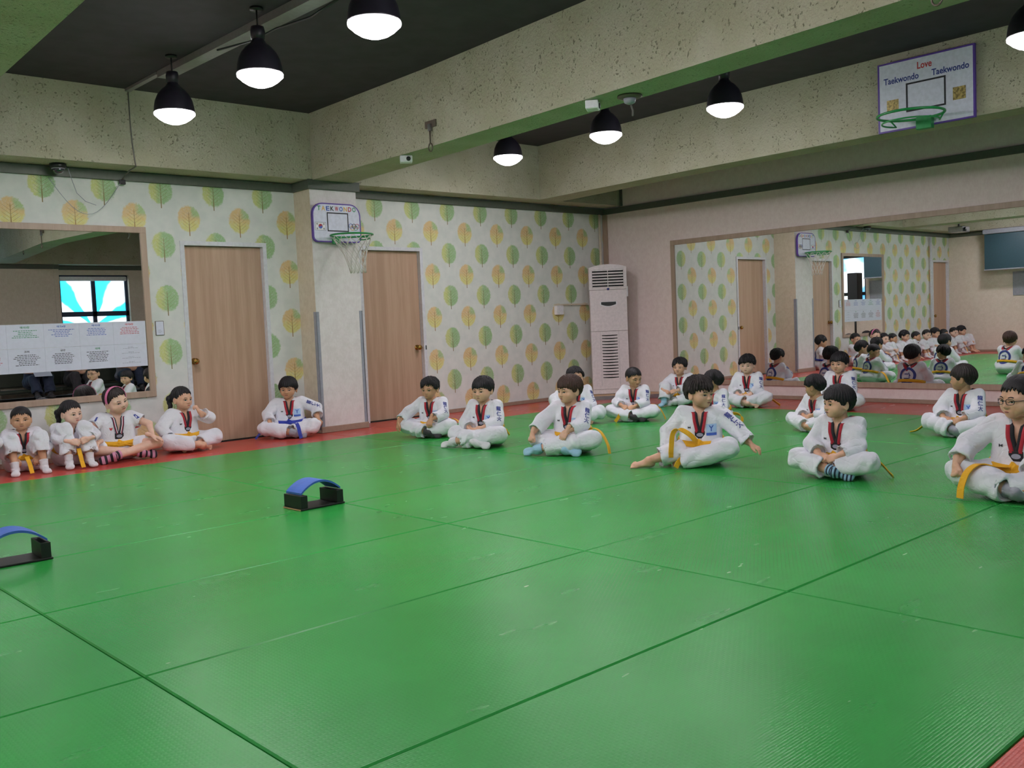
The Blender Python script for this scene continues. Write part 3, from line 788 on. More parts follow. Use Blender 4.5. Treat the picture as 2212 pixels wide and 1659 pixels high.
# ================================================================ people
F4 = np.float32
def surfnet(f, lo, hi, h):
    """closed surface of the field f(points) < 0 inside the box lo..hi on a grid of step h"""
    lo = np.asarray(lo, float); n = np.maximum(2, np.ceil((np.asarray(hi)-lo)/h).astype(int)+1)
    ax = [lo[i]+h*np.arange(n[i]) for i in range(3)]
    G = np.stack(np.meshgrid(*ax, indexing='ij'), -1).reshape(-1, 3).astype(F4)
    g = np.asarray(f(G), dtype=F4).reshape(n)
    for a in range(3):
        for e in (0, -1):
            sl = [slice(None)]*3; sl[a] = e; g[tuple(sl)] = np.maximum(g[tuple(sl)], 1e-3)
    s = g < 0
    c = np.zeros(tuple(n-1), int)
    for i in (0, 1):
        for j in (0, 1):
            for k in (0, 1): c += s[i:n[0]-1+i, j:n[1]-1+j, k:n[2]-1+k]
    act = (c > 0) & (c < 8)
    idx = np.full(act.shape, -1); ii = np.argwhere(act); idx[act] = np.arange(len(ii))
    acc = np.zeros((len(ii), 3)); cnt = np.zeros(len(ii))
    for a in range(3):
        o = [b for b in range(3) if b != a]
        for u in (0, 1):
            for v in (0, 1):
                p0 = ii.copy(); p0[:, o[0]] += u; p0[:, o[1]] += v
                p1 = p0.copy(); p1[:, a] += 1
                g0 = g[tuple(p0.T)]; g1 = g[tuple(p1.T)]
                x = (g0 < 0) != (g1 < 0)
                t = np.where(x, g0/np.where(x, g0-g1, 1), 0)
                q = p0.astype(float); q[:, a] += t
                acc[x] += q[x]; cnt[x] += 1
    V = lo + h*acc/np.maximum(cnt, 1)[:, None]
    Q = []
    for a in range(3):
        o = [(a+1) % 3, (a+2) % 3]
        m0 = [slice(None)]*3; m0[a] = slice(0, n[a]-1); m1 = [slice(None)]*3; m1[a] = slice(1, n[a])
        for b in o:
            m0[b] = slice(1, n[b]-1); m1[b] = slice(1, n[b]-1)
        s0, s1 = s[tuple(m0)], s[tuple(m1)]
        e = np.argwhere(s0 != s1); fl = s0[s0 != s1]
        base = e.copy(); base[:, o[0]] += 1; base[:, o[1]] += 1
        def cell(du, dv):
            q = base.copy(); q[:, o[0]] -= du; q[:, o[1]] -= dv
            return idx[tuple(q.T)]
        q = np.stack([cell(1, 1), cell(0, 1), cell(0, 0), cell(1, 0)], 1)
        q[~fl] = q[~fl][:, ::-1]
        Q.append(q)
    Q = np.concatenate(Q)
    return V, Q[(Q >= 0).all(1)]
def smin(a, b, k):
    h = np.clip(.5+.5*(b-a)/k, 0, 1)
    return b*(1-h)+a*h-k*h*(1-h)
def smax(a, b, k): return -smin(-a, -b, k)
def cap(p, a, b, ra, rb):
    a, b = np.asarray(a, F4), np.asarray(b, F4); d = b-a
    t = np.clip(((p-a)@d)/max(float(d@d), 1e-9), 0, 1)
    return np.linalg.norm(p-a-t[:, None]*d, axis=1)-(ra+(rb-ra)*t)
def ell(p, c, r):
    r = np.asarray(r, F4); q = (p-np.asarray(c, F4))/r
    k0 = np.linalg.norm(q, axis=1); k1 = np.linalg.norm(q/r, axis=1)
    return np.where(k1 > 1e-9, k0*(k0-1)/np.maximum(k1, 1e-9), -min(r))
def nrm(v): v = np.asarray(v, float); return v/max(np.linalg.norm(v), 1e-9)
def frame(x, zhint):
    x = nrm(x); y = nrm(np.cross(zhint, x)); z = np.cross(x, y)
    return np.stack([x, y, z], 1)          # columns
def rotz(a): c, s = math.cos(a), math.sin(a); return np.array([[c, -s, 0], [s, c, 0], [0, 0, 1.]])
def roty(a): c, s = math.cos(a), math.sin(a); return np.array([[c, 0, s], [0, 1., 0], [-s, 0, c]])
def rotx(a): c, s = math.cos(a), math.sin(a); return np.array([[1., 0, 0], [0, c, -s], [0, s, c]])

def skin(name, a, b):
    m, nt, bs = new_mat(name)
    vec, _ = pos_xyz(nt)
    nt.links.new(mixc(nt, noise(nt, vec, 16, 3).step(.35, .65), lin(a), lin(b)), bs.inputs['Base Color'])
    bs.inputs['Roughness'].default_value = .5; bs.inputs['Subsurface Weight'].default_value = .08
    bs.inputs['Subsurface Radius'].default_value = (.01, .004, .002)
    return m
SK = [skin('skin_warm', 'd0a084', 'd8ab90'), skin('skin_tan', 'c08f6e', 'c99a7a'), skin('skin_fair', 'dcb29c', 'e4bda8')]
def hairmat(name, h):
    m, nt, bs = new_mat(name)
    vec, _ = pos_xyz(nt)
    n = noise(nt, vec, 240, 2, .6, (1, 1, .12))
    c = lin(h); nt.links.new(mixc(nt, n.step(.35, .7), tuple(x*.6 for x in c[:3])+(1,), tuple(min(1, x*1.8+.003) for x in c[:3])+(1,)), bs.inputs['Base Color'])
    bs.inputs['Roughness'].default_value = .55; bs.inputs['Specular IOR Level'].default_value = .35
    bump(nt, bs, n, .6, .003)
    return m
HM = dict(black=hairmat('black_hair', '151215'), brown=hairmat('brown_hair', '3a251c'), soft=hairmat('dark_brown_hair', '241c1a'))
def cloth(name, h):
    m, nt, bs = new_mat(name)
    vec, _ = pos_xyz(nt)
    n = noise(nt, vec, 420, 2); n2 = noise(nt, vec, 7, 3)
    c = lin(h); nt.links.new(mixc(nt, n2.step(.3, .7), tuple(x*.95 for x in c[:3])+(1,), c), bs.inputs['Base Color'])
    bs.inputs['Roughness'].default_value = .8; bs.inputs['Sheen Weight'].default_value = .1
    wr = noise(nt, vec, 6, 1, .4, (1.4, 1.4, .8)); wr = ((wr - .5)*11.0).op('SINE')
    c1 = (noise(nt, vec, 8.5, 1.5, .45, (1.5, .8, 1.2)) - .5).abs().step(0, .05); c2 = (noise(nt, vec, 12, 1, .4, (.8, 1.5, 1.6)) - .5).abs().step(0, .05)
    bump(nt, bs, n*.02+wr*.4+c1*.30+c2*.18, .30, .014)
    return m
CL = dict(white=cloth('white_uniform_cloth', 'e8e8f0'), yellow=cloth('yellow_belt_cloth', 'e6ac1c'), bluebelt=cloth('blue_belt_cloth', '28399c'), red=cloth('red_collar_cloth', 'a82030'), blk=cloth('black_collar_cloth', '1c1a20'),
          navy=cloth('navy_cloth', '2a3048'), sockw=cloth('white_sock', 'e0dee2'), sockg=cloth('grey_sock', '9c9ca6'), pinks=cloth('pink_cloth', 'e07aa8'), greyc=cloth('grey_cloth', '84828a'), denim=cloth('denim_cloth', '28324a'), maroon=cloth('maroon_cloth', '5c2a32'),
          skyb=cloth('pale_blue_sock', '9cc4dc'), darkgrey=cloth('dark_grey_cloth', '3a383c'))  # last entry is plain dark grey cloth for socks, shirts and trousers
# striped sock
m, nt, bs = new_mat('striped_sock'); vec, (X, Y_, Z) = pos_xyz(nt)
uvn = nt.nodes.new('ShaderNodeAttribute'); uvn.attribute_name = 'along'
s_ = (E(nt, uvn.outputs['Fac'])*44.0).fract()
nt.links.new(mixc(nt, s_.step(.42, .5), lin('1e2a3c'), lin('8fb4cc')), bs.inputs['Base Color']); bs.inputs['Roughness'].default_value = .85
CL['stripe'] = m
m, nt, bs = new_mat('banded_sock')
uvn = nt.nodes.new('ShaderNodeAttribute'); uvn.attribute_name = 'along'
s_ = (E(nt, uvn.outputs['Fac'])*24.0).fract()
nt.links.new(mixc(nt, s_.step(.42, .5), lin('1c1a22'), lin('c487a0')), bs.inputs['Base Color']); bs.inputs['Roughness'].default_value = .85
CL['band'] = m
EYE_W = plain('eye_white', 'd8d4d0', .3); EYE_D = plain('eye_dark', '140e0c', .25); LIP = plain('lips', 'b06a62', .45); LIPG = plain('lips_rosy', 'c0645e', .45); BROW = plain('eyebrow_hair', '2a201c', .8)
LENSG = M['glass']

# ---------------------------------------------------------------- heads (one shape, three cheeks), features fitted to the surface
def head_sdf(fat):
    def f(p):
        d = ell(p, (-.008, 0, .022), (.089, .077, .082))
        d = smin(d, ell(p, (.022, 0, -.028), (.058, .062+.006*fat, .066)), .03)
        for s in (-1, 1):
            d = smin(d, ell(p, (.042, .034*s, -.038), (.030, .027+.006*fat, .028+.004*fat)), .022)
            d = smin(d, ell(p, (.062, .031*s, .004), (.018, .026, .010)), .016)      # brow
        d = smin(d, ell(p, (.056, 0, -.078), (.022, .026, .017)), .022)              # chin
        d = smin(d, ell(p, (.062, 0, -.058), (.021, .028, .015)), .014)              # mouth mound
        for s in (-1, 1):
            d = smax(d, -ell(p, (.090, .031*s, -.010), (.014, .021, .010)), .012)   # eye hollow
        d = smin(d, cap(p, (.079, 0, -.008), (.090, 0, -.033), .007, .0105), .012)   # nose
        for s in (-1, 1):
            d = smin(d, ell(p, (.082, .0095*s, -.037), (.009, .008, .007)), .006)
            e = ell(p, (-.006, .080*s, -.016), (.020, .009, .031))                   # ear
            e = smax(e, -ell(p, (.000, .091*s, -.014), (.011, .007, .017)), .006)
            d = smin(d, e, .008)
        return d
    return f
HEADS = []
for fat in (0, 1, 2):
    f = head_sdf(fat); HEADS.append((surfnet(f, (-.112, -.105, -.112), (.112, .105, .112), .0044), f))
def cast(f, o, d, steps=28, tmax=1.0):
    """sphere-trace rays o + t d onto the surface f = 0"""
    o = np.asarray(o, float); d = np.broadcast_to(np.asarray(d, float), o.shape); t = np.zeros(len(o))
    for _ in range(steps):
        t = np.minimum(t+np.clip(f((o+t[:, None]*d).astype(F4)).astype(float), -.02, .08)*.8, tmax)
    return o+t[:, None]*d
def patch(f, outline, d, off, inner=3):
    """filled outline [(y,z)..] in the plane facing direction -x, dropped on the surface and lifted by off"""
    P = np.asarray(outline, float); c = P.mean(0); n = len(P)
    rings = [c+(P-c)*k/inner for k in range(inner, 0, -1)]
    Q = np.concatenate(rings+[c[None]])
    o = np.stack([np.full(len(Q), .2), Q[:, 0], Q[:, 1]], 1)
    V = cast(f, o, (-1, 0, 0)); V[:, 0] += off
    F = []
    for r in range(inner-1):
        for k in range(n): F.append((r*n+k, r*n+(k+1) % n, (r+1)*n+(k+1) % n, (r+1)*n+k))
    r = inner-1
    for k in range(n): F.append((r*n+k, r*n+(k+1) % n, inner*n))
    return V, F
def face_features(f, girl, gaze=0, smile=0, shut=0):
    out = []
    for s in (-1, 1):
        w, h = .0155, (.0052 if not girl else .0062)*(1-.55*shut)
        ol = []
        for k in range(16):
            a = 2*PI*k/16; y = math.cos(a)*w; z = math.sin(a)*h*(1.15 if math.sin(a) > 0 else .8)+ (math.cos(a)*s)*.0016
            ol.append((.031*s+y, -.011+z))
        V, F = patch(f, ol, None, .0012)
        mb = MB(); mb.add(V, F, True)
        ic = [(.031*s+gaze*.005+.0062*math.cos(2*PI*k/14), -.0105+min(.0062, h*1.02)*math.sin(2*PI*k/14)) for k in range(14)]
        V, F = patch(f, ic, None, .0020, 2); mb.cur = 1; mb.add(V, F, True)
        up = [(.031*s-w*1.05+2.1*w*k/8, -.011+h*1.1*math.sin(PI*k/8)+(k/8-.5)*2*s*.0016+.0009) for k in range(9)]
        lo = [(y, z-.0024) for y, z in up][::-1]
        V, F = patch(f, up+lo, None, .0024, 1); mb.add(V, F, True)
        out.append(('eye', mb, [EYE_W, EYE_D]))
        mb = MB(); br = [(s*(.016+.030*k/8), .0085+.0045*math.sin(PI*(k/8)*.9)) for k in range(9)]
        th = .0024 if not girl else .0017
        V, F = patch(f, [(y, z+th) for y, z in br]+[(y, z-th) for y, z in br][::-1], None, .0012, 1); mb.add(V, F, True)
        out.append(('eyebrow', mb, [BROW]))
    mb = MB(); n = 10; wm = .0165+.004*smile
    up = [(-wm+2*wm*k/n, -.0585+.0036*math.sin(PI*k/n)*(1-.25*math.exp(-((k/n-.5)/.1)**2))+smile*.004*abs(2*k/n-1)) for k in range(n+1)]
    lo = [(wm-2*wm*k/n, -.0600-.0045*math.sin(PI*k/n)+smile*.004*abs(2*k/n-1)) for k in range(1, n)]
    V, F = patch(f, up+lo, None, .0012, 2); mb.add(V, F, True)
    mb.cur = 1
    mid = [(-wm+2*wm*k/n, -.0590+smile*.004*abs(2*k/n-1)) for k in range(n+1)]
    V, F = patch(f, [(y, z+.0007) for y, z in mid]+[(y, z-.0007) for y, z in mid][::-1], None, .0022, 1); mb.add(V, F, True)
    out.append(('mouth', mb, [LIPG if girl else LIP, EYE_D]))
    return out

# ---------------------------------------------------------------- hair styles in head space
def hair(style):
    rs = np.random.RandomState(sum(map(ord, style)))
    A = dict(bowl=[(0, .026), (35, .024), (55, .012), (70, -.016), (84, -.020), (90, .008), (104, .010), (112, -.030), (140, -.052), (180, -.062)],
             mop=[(0, .030), (30, .026), (55, .020), (72, .000), (84, -.004), (90, .012), (104, .012), (114, -.026), (145, -.048), (180, -.056)],
             crop=[(0, .046), (35, .044), (52, .034), (66, .010), (80, -.002), (90, .016), (104, .014), (118, -.012), (150, -.034), (180, -.042)],
             side=[(0, .040), (30, .030), (52, .022), (70, -.004), (84, -.012), (90, .010), (104, .010), (114, -.026), (145, -.044), (180, -.052)],
             girl=[(0, .056), (35, .048), (55, .034), (70, .004), (84, -.010), (92, .002), (104, -.006), (120, -.040), (150, -.060), (180, -.066)])
    base = A['girl' if style in ('ponytail', 'bun', 'band', 'long') else style]
    th = np.radians([a for a, _ in base]); zz = np.array([b for _, b in base])
    thick = dict(bowl=.015, mop=.017, crop=.008, side=.014).get(style, .008)
    ph = rs.rand(8)*6.28
    def f(p):
        t = np.abs(np.arctan2(p[:, 1], p[:, 0]+.004)); ts = np.arctan2(p[:, 1], p[:, 0]+.004)
        d = ell(p, (-.010, 0, .024), (.089+thick, .078+thick, .082+thick))
        strand = .0022*np.sin(ts*31+ph[0]+40*p[:, 2]+1.5*np.sin(p[:, 2]*60))+.0016*np.sin(ts*67+ph[1]-30*p[:, 2])+.0030*np.sin(ts*4.3+ph[6])*np.sin(p[:, 2]*38+ph[7])
        if style in ('mop', 'side'):
            strand = strand*1.7+.0025*np.sin(ts*11+ph[2]+p[:, 2]*60)*np.sin(p[:, 2]*55+ph[3])
        if style == 'crop': strand = .0011*np.sin(p[:, 0]*420+ph[0])*np.sin(p[:, 1]*420)*np.sin(p[:, 2]*420)
        # cowlick / crown tuft
        d = d+strand
        zb = np.interp(t, th, zz)
        jit = (.0050 if style in ('bowl', 'girl') else .0085)*(np.sin(ts*29+ph[4])+.7*np.sin(ts*71+ph[5])+.6*np.sin(ts*9+ph[6]))*(t < 1.2)
        if style == 'side': jit = jit+.012*np.sin(ts*2+.6)*(t < .9)
        d = smax(d, (zb+jit-p[:, 2])*.8, .006)
        inner = ell(p, (-.010, 0, .022), (.082, .070, .076))
        return smax(d, -inner, .004)
    parts = [surfnet(f, (-.13, -.115, -.10), (.115, .115, .135), .0038)]
    g = None
    if style == 'ponytail':
        def g(p): return smin(cap(p, (-.085, .0, .045), (-.135, .0, .01), .022, .026), cap(p, (-.135, 0, .01), (-.135, .0, -.085), .026, .012), .02)+.0016*np.sin(p[:, 1]*300)
    if style == 'bun':
        def g(p): return smin(cap(p, (-.075, -.035, .03), (-.105, -.05, .00), .024, .026), cap(p, (-.105, -.05, .0), (-.09, -.055, -.085), .026, .020), .015)+.0035*np.sin(p[:, 0]*130)*np.sin(p[:, 2]*120)
    if style == 'long':
        def g(p): return smin(cap(p, (-.07, -.05, .0), (-.075, -.05, -.10), .026, .018), cap(p, (-.07, .05, .0), (-.08, .045, -.09), .024, .014), .015)+.002*np.sin(p[:, 1]*260)
    if g: parts.append(surfnet(g, (-.18, -.11, -.15), (-.02, .11, .09), .0055))
    V, Fs, n = [], [], 0
    for v, q in parts: V.append(v); Fs.append(q+n); n += len(v)
    return np.concatenate(V), np.concatenate(Fs)
_hair = {}
def get_hair(s):
    if s not in _hair: _hair[s] = hair(s)
    return _hair[s]

# ---------------------------------------------------------------- hands and feet
def hand_mesh(pose):
    """left hand: wrist at 0, fingers +x, back of hand +z, thumb on -y"""
    C_ = dict(flat=(12, 14, 10), relax=(22, 30, 20), rest=(34, 34, 22), curl=(58, 62, 40), fist=(82, 88, 60))[pose]
    segs = []
    for i, (y, L) in enumerate(((-.0195, .040), (-.0066, .046), (.0066, .043), (.0190, .034))):
        k = [(.052-abs(i-1.3)*.0028, y, .001)]
        ang = 0; sp = math.radians((i-1.5)*4*(1 if pose in ('flat', 'relax') else .3))
        for j, (fr, c) in enumerate(zip((.42, .33, .27), C_)):
            ang += math.radians(c+(i-1.5)*4)
            a = k[-1]; l = L*fr
            k.append((a[0]+l*math.cos(ang)*math.cos(sp), a[1]+l*math.sin(sp)*math.cos(ang), a[2]-l*math.sin(ang)))
        segs.append(k)
    tf = dict(flat=0, relax=.15, rest=.3, curl=.7, fist=1.0)[pose]
    th = [(.012, -.018, -.002), (.030, -.033+.006*tf, -.008-.004*tf), (.047, -.039+.016*tf, -.013-.010*tf), (.061-.006*tf, -.040+.028*tf, -.016-.014*tf)]
    def f(p):
        d = cap(p, (-.045, 0, 0), (.0, 0, 0), .0185, .0165)
        q = p*np.array([1, 1, 1.55], F4)
        pl = np.minimum(cap(q, (.008, -.010, 0), (.047, -.0165, 0), .0145, .0115), cap(q, (.008, .010, 0), (.046, .0150, 0), .0145, .0115))
        pl = smin(pl, cap(q, (.008, 0, 0), (.048, 0, 0), .015, .013), .008)*.8
        d = smin(d, pl, .012)
        fg = None
        for k in segs:
            e = smin(smin(cap(p, k[0], k[1], .0078, .0070), cap(p, k[1], k[2], .0070, .0063), .003), cap(p, k[2], k[3], .0063, .0054), .003)
            fg = e if fg is None else np.minimum(fg, e)
        d = smin(d, fg, .005)
        t = smin(smin(cap(p, th[0], th[1], .0115, .0088), cap(p, th[1], th[2], .0086, .0074), .004), cap(p, th[2], th[3], .0074, .0060), .003)
        return smin(d, t, .007)
    V, F = surfnet(f, (-.066, -.062, -.078), (.116, .044, .028), .0031)
    return V, F
_hand = {}
def get_hand(p):
    if p not in _hand: _hand[p] = hand_mesh(p)
    return _hand[p]
def foot_mesh(bare, grow):
    """left foot: ankle at 0, toes +x, top +z, big toe on -y"""
    def f(p):
        g = grow
        d = cap(p, (-.004, 0, .004), (0, 0, -.008), .027+g, .027+g)
        d = smin(d, ell(p, (-.022, 0, -.028), (.026+g, .023+g, .022+g)), .02)
        q = p*np.array([1, .82, 1], F4)
        d = smin(d, cap(q, (-.005, 0, -.016), (.085, -.004, -.034), .025+g, .0165+g), .02)
        if bare:
            for i, (y, x, r) in enumerate(((-.020, .112, .0105), (-.004, .110, .0080), (.008, .106, .0074), (.019, .100, .0070), (.028, .092, .0064))):
                d = smin(d, cap(p, (.080, y*.9, -.036), (x, y, -.040), r+.002, r), .004)
        else:
            d = smin(d, cap(q, (.07, -.010, -.035), (.100, -.008, -.037), .0165+g, .013+g), .02)
            d = smin(d, cap(q, (.07, .012, -.036), (.092, .012, -.038), .0145+g, .012+g), .02)
        return smax(d, -.0515-p[:, 2]-g, .006)
    return surfnet(f, (-.06, -.05, -.062), (.135, .05, .07), .0048)
FEET = {(0): foot_mesh(True, 0), (1): foot_mesh(False, .0025)}

# ---------------------------------------------------------------- the builder
def ik(a, b, l1, l2, hint):
    a, b = np.asarray(a, float), np.asarray(b, float); d = b-a; L = np.linalg.norm(d)
    L2 = min(L, (l1+l2)*.995); b2 = a+d/L*L2; d = b2-a
    x = (l1*l1-l2*l2+L2*L2)/(2*L2); h = math.sqrt(max(l1*l1-x*x, 0))
    hv = np.asarray(hint, float); n = d/L2; hv = hv-n*(hv@n); hv = nrm(hv)
    return a+n*x+hv*h, b2
def ribbon(pts, width, thick=.004):
    """flat band along pts = [(point, width direction)]; thin but solid"""
    v, f = [], []
    P = [np.asarray(p, float) for p, _ in pts]
    for i, (p, wd) in enumerate(pts):
        t = nrm(P[min(i+1, len(P)-1)]-P[max(i-1, 0)]); w_ = nrm(np.asarray(wd, float)-t*(np.asarray(wd, float)@t)); n_ = np.cross(t, w_)
        for a, b in ((-1, -1), (1, -1), (1, 1), (-1, 1)): v.append(P[i]+w_*a*width/2+n_*b*thick/2)
    for i in range(len(P)-1):
        for k in range(4): f.append((4*i+k, 4*i+(k+1) % 4, 4*i+4+(k+1) % 4, 4*i+4+k))
    f += [(0, 1, 2, 3), tuple(4*(len(P)-1)+k for k in (3, 2, 1, 0))]
    return v, f
def smooth_path(pts, n=6):
    P = [np.asarray(p, float) for p in pts]
    if len(P) < 3: return P
    out = []
    Q = [2*P[0]-P[1]]+P+[2*P[-1]-P[-2]]
    for i in range(1, len(Q)-2):
        for k in range(n):
            t = k/n; a, b, c, d = Q[i-1:i+3]
            out.append(.5*((2*b)+(-a+c)*t+(2*a-5*b+4*c-d)*t*t+(-a+3*b-3*c+d)*t**3))
    return out+[P[-1]]

LEGS = dict(
    cross=[dict(k=(.165, .235, .115), a=(.225, -.015, .060), t=(-.25, -1, -.12), u=(.85, -.1, .5)),
           dict(k=(.165, -.235, .115), a=(.265, .055, .060), t=(-.1, 1, -.15), u=(.85, .1, .5))],
    crossR=[dict(k=(.165, .235, .115), a=(.265, -.055, .060), t=(-.1, -1, -.15), u=(.85, -.1, .5)),
            dict(k=(.165, -.235, .115), a=(.225, .015, .060), t=(-.25, 1, -.12), u=(.85, .1, .5))],
    up=[dict(k=(.215, .085, .335), a=(.305, .085, .070), t=(1, .15, -.12), u=(0, 0, 1)),
        dict(k=(.215, -.085, .335), a=(.305, -.085, .070), t=(1, -.15, -.12), u=(0, 0, 1))],
    chair=[dict(k=(.28, .095, .285), a=(.36, .085, .065), t=(1, .1, 0), u=(0, 0, 1)),
           dict(k=(.28, -.095, .285), a=(.36, -.085, .065), t=(1, -.1, 0), u=(0, 0, 1))])
def person(label, pos, yaw, s=1.0, lean=8, side=0, head=(0, 0, 0), hs=1.0, style='bowl', hm='black', sk=0, fat=0, girl=False,
           L=None, R=None, legs='cross', top='white', legsmat='white', belt='yellow', tails=(), feet=('bare', 'bare'), sleeve=.72, hem=.84,
           collar='poom', marks=True, gaze=0, smile=0, shut=0, extra=None, vox=1.0, seat=.085, group=None, slump=0):
    root = thing('person', label, 'person', (pos[0], pos[1], pos[2] if len(pos) > 2 else 0), math.radians(yaw), group)
    root['label'] = label
    A = lambda v: np.asarray(v, float)
    Pv = np.array([0, 0, seat]); Rt = roty(math.radians(lean)) @ rotx(math.radians(-side))
    T = lambda q: Pv+Rt@A(q)
    N = T((0, 0, .285-slump)); SH = [T((-.005, .112, .258-slump)), T((-.005, -.112, .258-slump))]
    # head
    yw, pt, rl = (math.radians(a) for a in head)
    HR = rotz(yw) @ roty(pt) @ rotx(rl)
    Hc = N+nrm(Rt@A((.03, 0, 1))+A((.06, 0, .5)))*.112*hs
    hx = lambda v: (np.asarray(v)*hs)@HR.T+Hc
    arms = []
    for i, (a, dft) in enumerate(((L, 1), (R, -1))):
        a = dict(a or {}); sg = 1 if i == 0 else -1
        w_ = A(a.get('w', (.20, .05*sg, .15))); hint = A(a.get('e', (-.3, sg, -.5)))
        el, w_ = ik(SH[i], w_, .165, .150, hint)
        fd = nrm(A(a['fd'])) if 'fd' in a else nrm(w_-el)
        arms.append((el, w_, fd, A(a.get('dn', (0, .25*sg, 1))), a.get('p', 'rest')))
    lg = LEGS[legs] if isinstance(legs, str) else legs
    HIP = [Pv+A((.0, .075, .0)), Pv+A((.0, -.075, .0))]
    rs = np.random.RandomState(abs(hash(label)) % 10000 if False else sum(map(ord, label)) % 10000)
    D3_ = rs.normal(size=(6, 3)); D3_ /= np.linalg.norm(D3_, axis=1)[:, None]; ph = rs.rand(6)*6.28
    def folds(p, amp):
        a = np.sin(34*(p@D3_[0].astype(F4))+2.6*np.sin(17*(p@D3_[1].astype(F4))+ph[0])+ph[1])
        b = np.sin(52*(p@D3_[2].astype(F4))+2.4*np.sin(23*(p@D3_[3].astype(F4))+ph[2])+ph[3])
        c = 1-2*np.abs(np.sin(26*(p@D3_[4].astype(F4))+1.8*np.sin(19*(p@D3_[5].astype(F4))+ph[4])+ph[5]))
        return amp*(a*.40+b*.35+c*.45)
    # ---- body, one mesh
    def body(p):
        q = (p-Pv.astype(F4))@Rt.astype(F4)
        d = np.minimum(cap(q, (0, .032, .03), (0, .030, .215), .072, .070), cap(q, (0, -.032, .03), (0, -.030, .215), .072, .070))
        d = smin(d, cap(p, SH[0], SH[1], .036, .036), .03)
        d = smin(d, cap(p, N-Rt@A((0, 0, .03)), Hc+HR@A((-.02, 0, -.03))*hs, .039, .036), .02)
        for i in (0, 1):
            el, w_ = arms[i][:2]
            d = smin(d, cap(p, SH[i], el, .034, .028), .015); d = smin(d, cap(p, el, w_, .0275, .0185), .012)
        for i in (0, 1):
            d = smin(d, cap(p, HIP[i], lg[i]['k'], .062, .046), .02); d = smin(d, cap(p, lg[i]['k'], lg[i]['a'], .043, .026), .015)
        return d
    J = np.array(SH+[a[0] for a in arms]+[a[1] for a in arms]+HIP+[A(l['k']) for l in lg]+[A(l['a']) for l in lg]+[Hc, N])
    lo, hi = J.min(0)-.10, J.max(0)+.10
    bv, bf = surfnet(body, lo, hi, .0095*vox)
    V, Fc, n = [bv], [bf], len(bv)
    (hv, hf), hsdf = HEADS[fat]
    V.append(hx(hv)); Fc.append(hf+n); n += len(hv)
    for i in (0, 1):
        v, f = get_hand(arms[i][4]); v = v.copy()
        if i == 1: v = v*[1, -1, 1]; f = f[:, ::-1]
        Fr = frame(arms[i][2], arms[i][3]); V.append(v@Fr.T+arms[i][1]); Fc.append(f+n); n += len(v)
    footM = []
    for i in (0, 1):
        Fr = frame(lg[i]['t'], lg[i]['u']); kind = feet[i]
        v, f = FEET[0 if kind == 'bare' else 1]; v = v.copy()
        if i == 1: v = v*[1, -1, 1]; f = f[:, ::-1]
        vv = v@Fr.T+A(lg[i]['a'])
        vv[:, 2] = np.maximum(vv[:, 2], .003)
        if kind == 'bare': V.append(vv); Fc.append(f+n); n += len(v)
        else:
            kd = nrm(A(lg[i]['k'])-A(lg[i]['a'])); mbs = MB(); fr_ = frame(kd, (.31, .17, .93)); pr = [(.027, -.012), (.0335, .004), (.0345, .022), (.036, .040), (.0385, .050), (.034, .052)]
            cv = np.array([A(lg[i]['a'])+kd*h_+fr_[:, 1]*r_*math.cos(2*PI*q/16)+fr_[:, 2]*r_*math.sin(2*PI*q/16) for r_, h_ in pr for q in range(16)]); cv[:, 2] = np.maximum(cv[:, 2], .003)
            cf = np.array([(j*16+q, j*16+(q+1) % 16, (j+1)*16+(q+1) % 16, (j+1)*16+q) for j in range(5) for q in range(16)])+len(vv)
            footM.append((np.concatenate([vv, cv]), np.concatenate([f, cf]), kind, np.concatenate([v[:, 0], np.repeat([-h_ for _, h_ in pr], 16)])))
    V = np.concatenate(V)
    V[:, 2] = np.maximum(V[:, 2], .003)
    raw('body', V*s, np.concatenate(Fc), SK[sk], root, smooth=True)
    for vv, f, kind, along in footM:
        o = raw('sock', vv*s, f, CL[kind], root, smooth=True)
        if kind in ('stripe', 'band'):
            at = o.data.attributes.new('along', 'FLOAT', 'POINT'); at.data.foreach_set('value', (along+.2).astype(np.float32))
    # ---- hair and face
    v, f = get_hair(style); raw('hair', hx(v)*s, f, HM[hm], root, smooth=True)
    for nm, mb, mats in face_features(hsdf, girl, gaze, smile, shut):
        mb.v = [tuple(x) for x in hx(np.array(mb.v))*s]; mb.build(nm, mats, root)
    # ---- jacket
    def torso(q):
        d = np.minimum(cap(q, (.010, .050, .0), (.002, .046, .200-slump), .102, .090), cap(q, (.010, -.050, .0), (.002, -.046, .200-slump), .102, .090))
        d = smin(d, cap(q, (-.004, .112, .246-slump), (-.004, -.112, .246-slump), .050, .050), .035)
        return d
    cuffs = [arms[i][0]+(arms[i][1]-arms[i][0])*sleeve for i in (0, 1)]
    short = sleeve < 0
    zV = .156-slump*.5
    def trunk(p):
        q = (p-Pv.astype(F4))@Rt.astype(F4)
        return smin(torso(q)+folds(p, .004), smax(ell(p, Pv+A((.005, 0, .010)), (.145, .170, .085)), .018-p[:, 2], .01), .035)
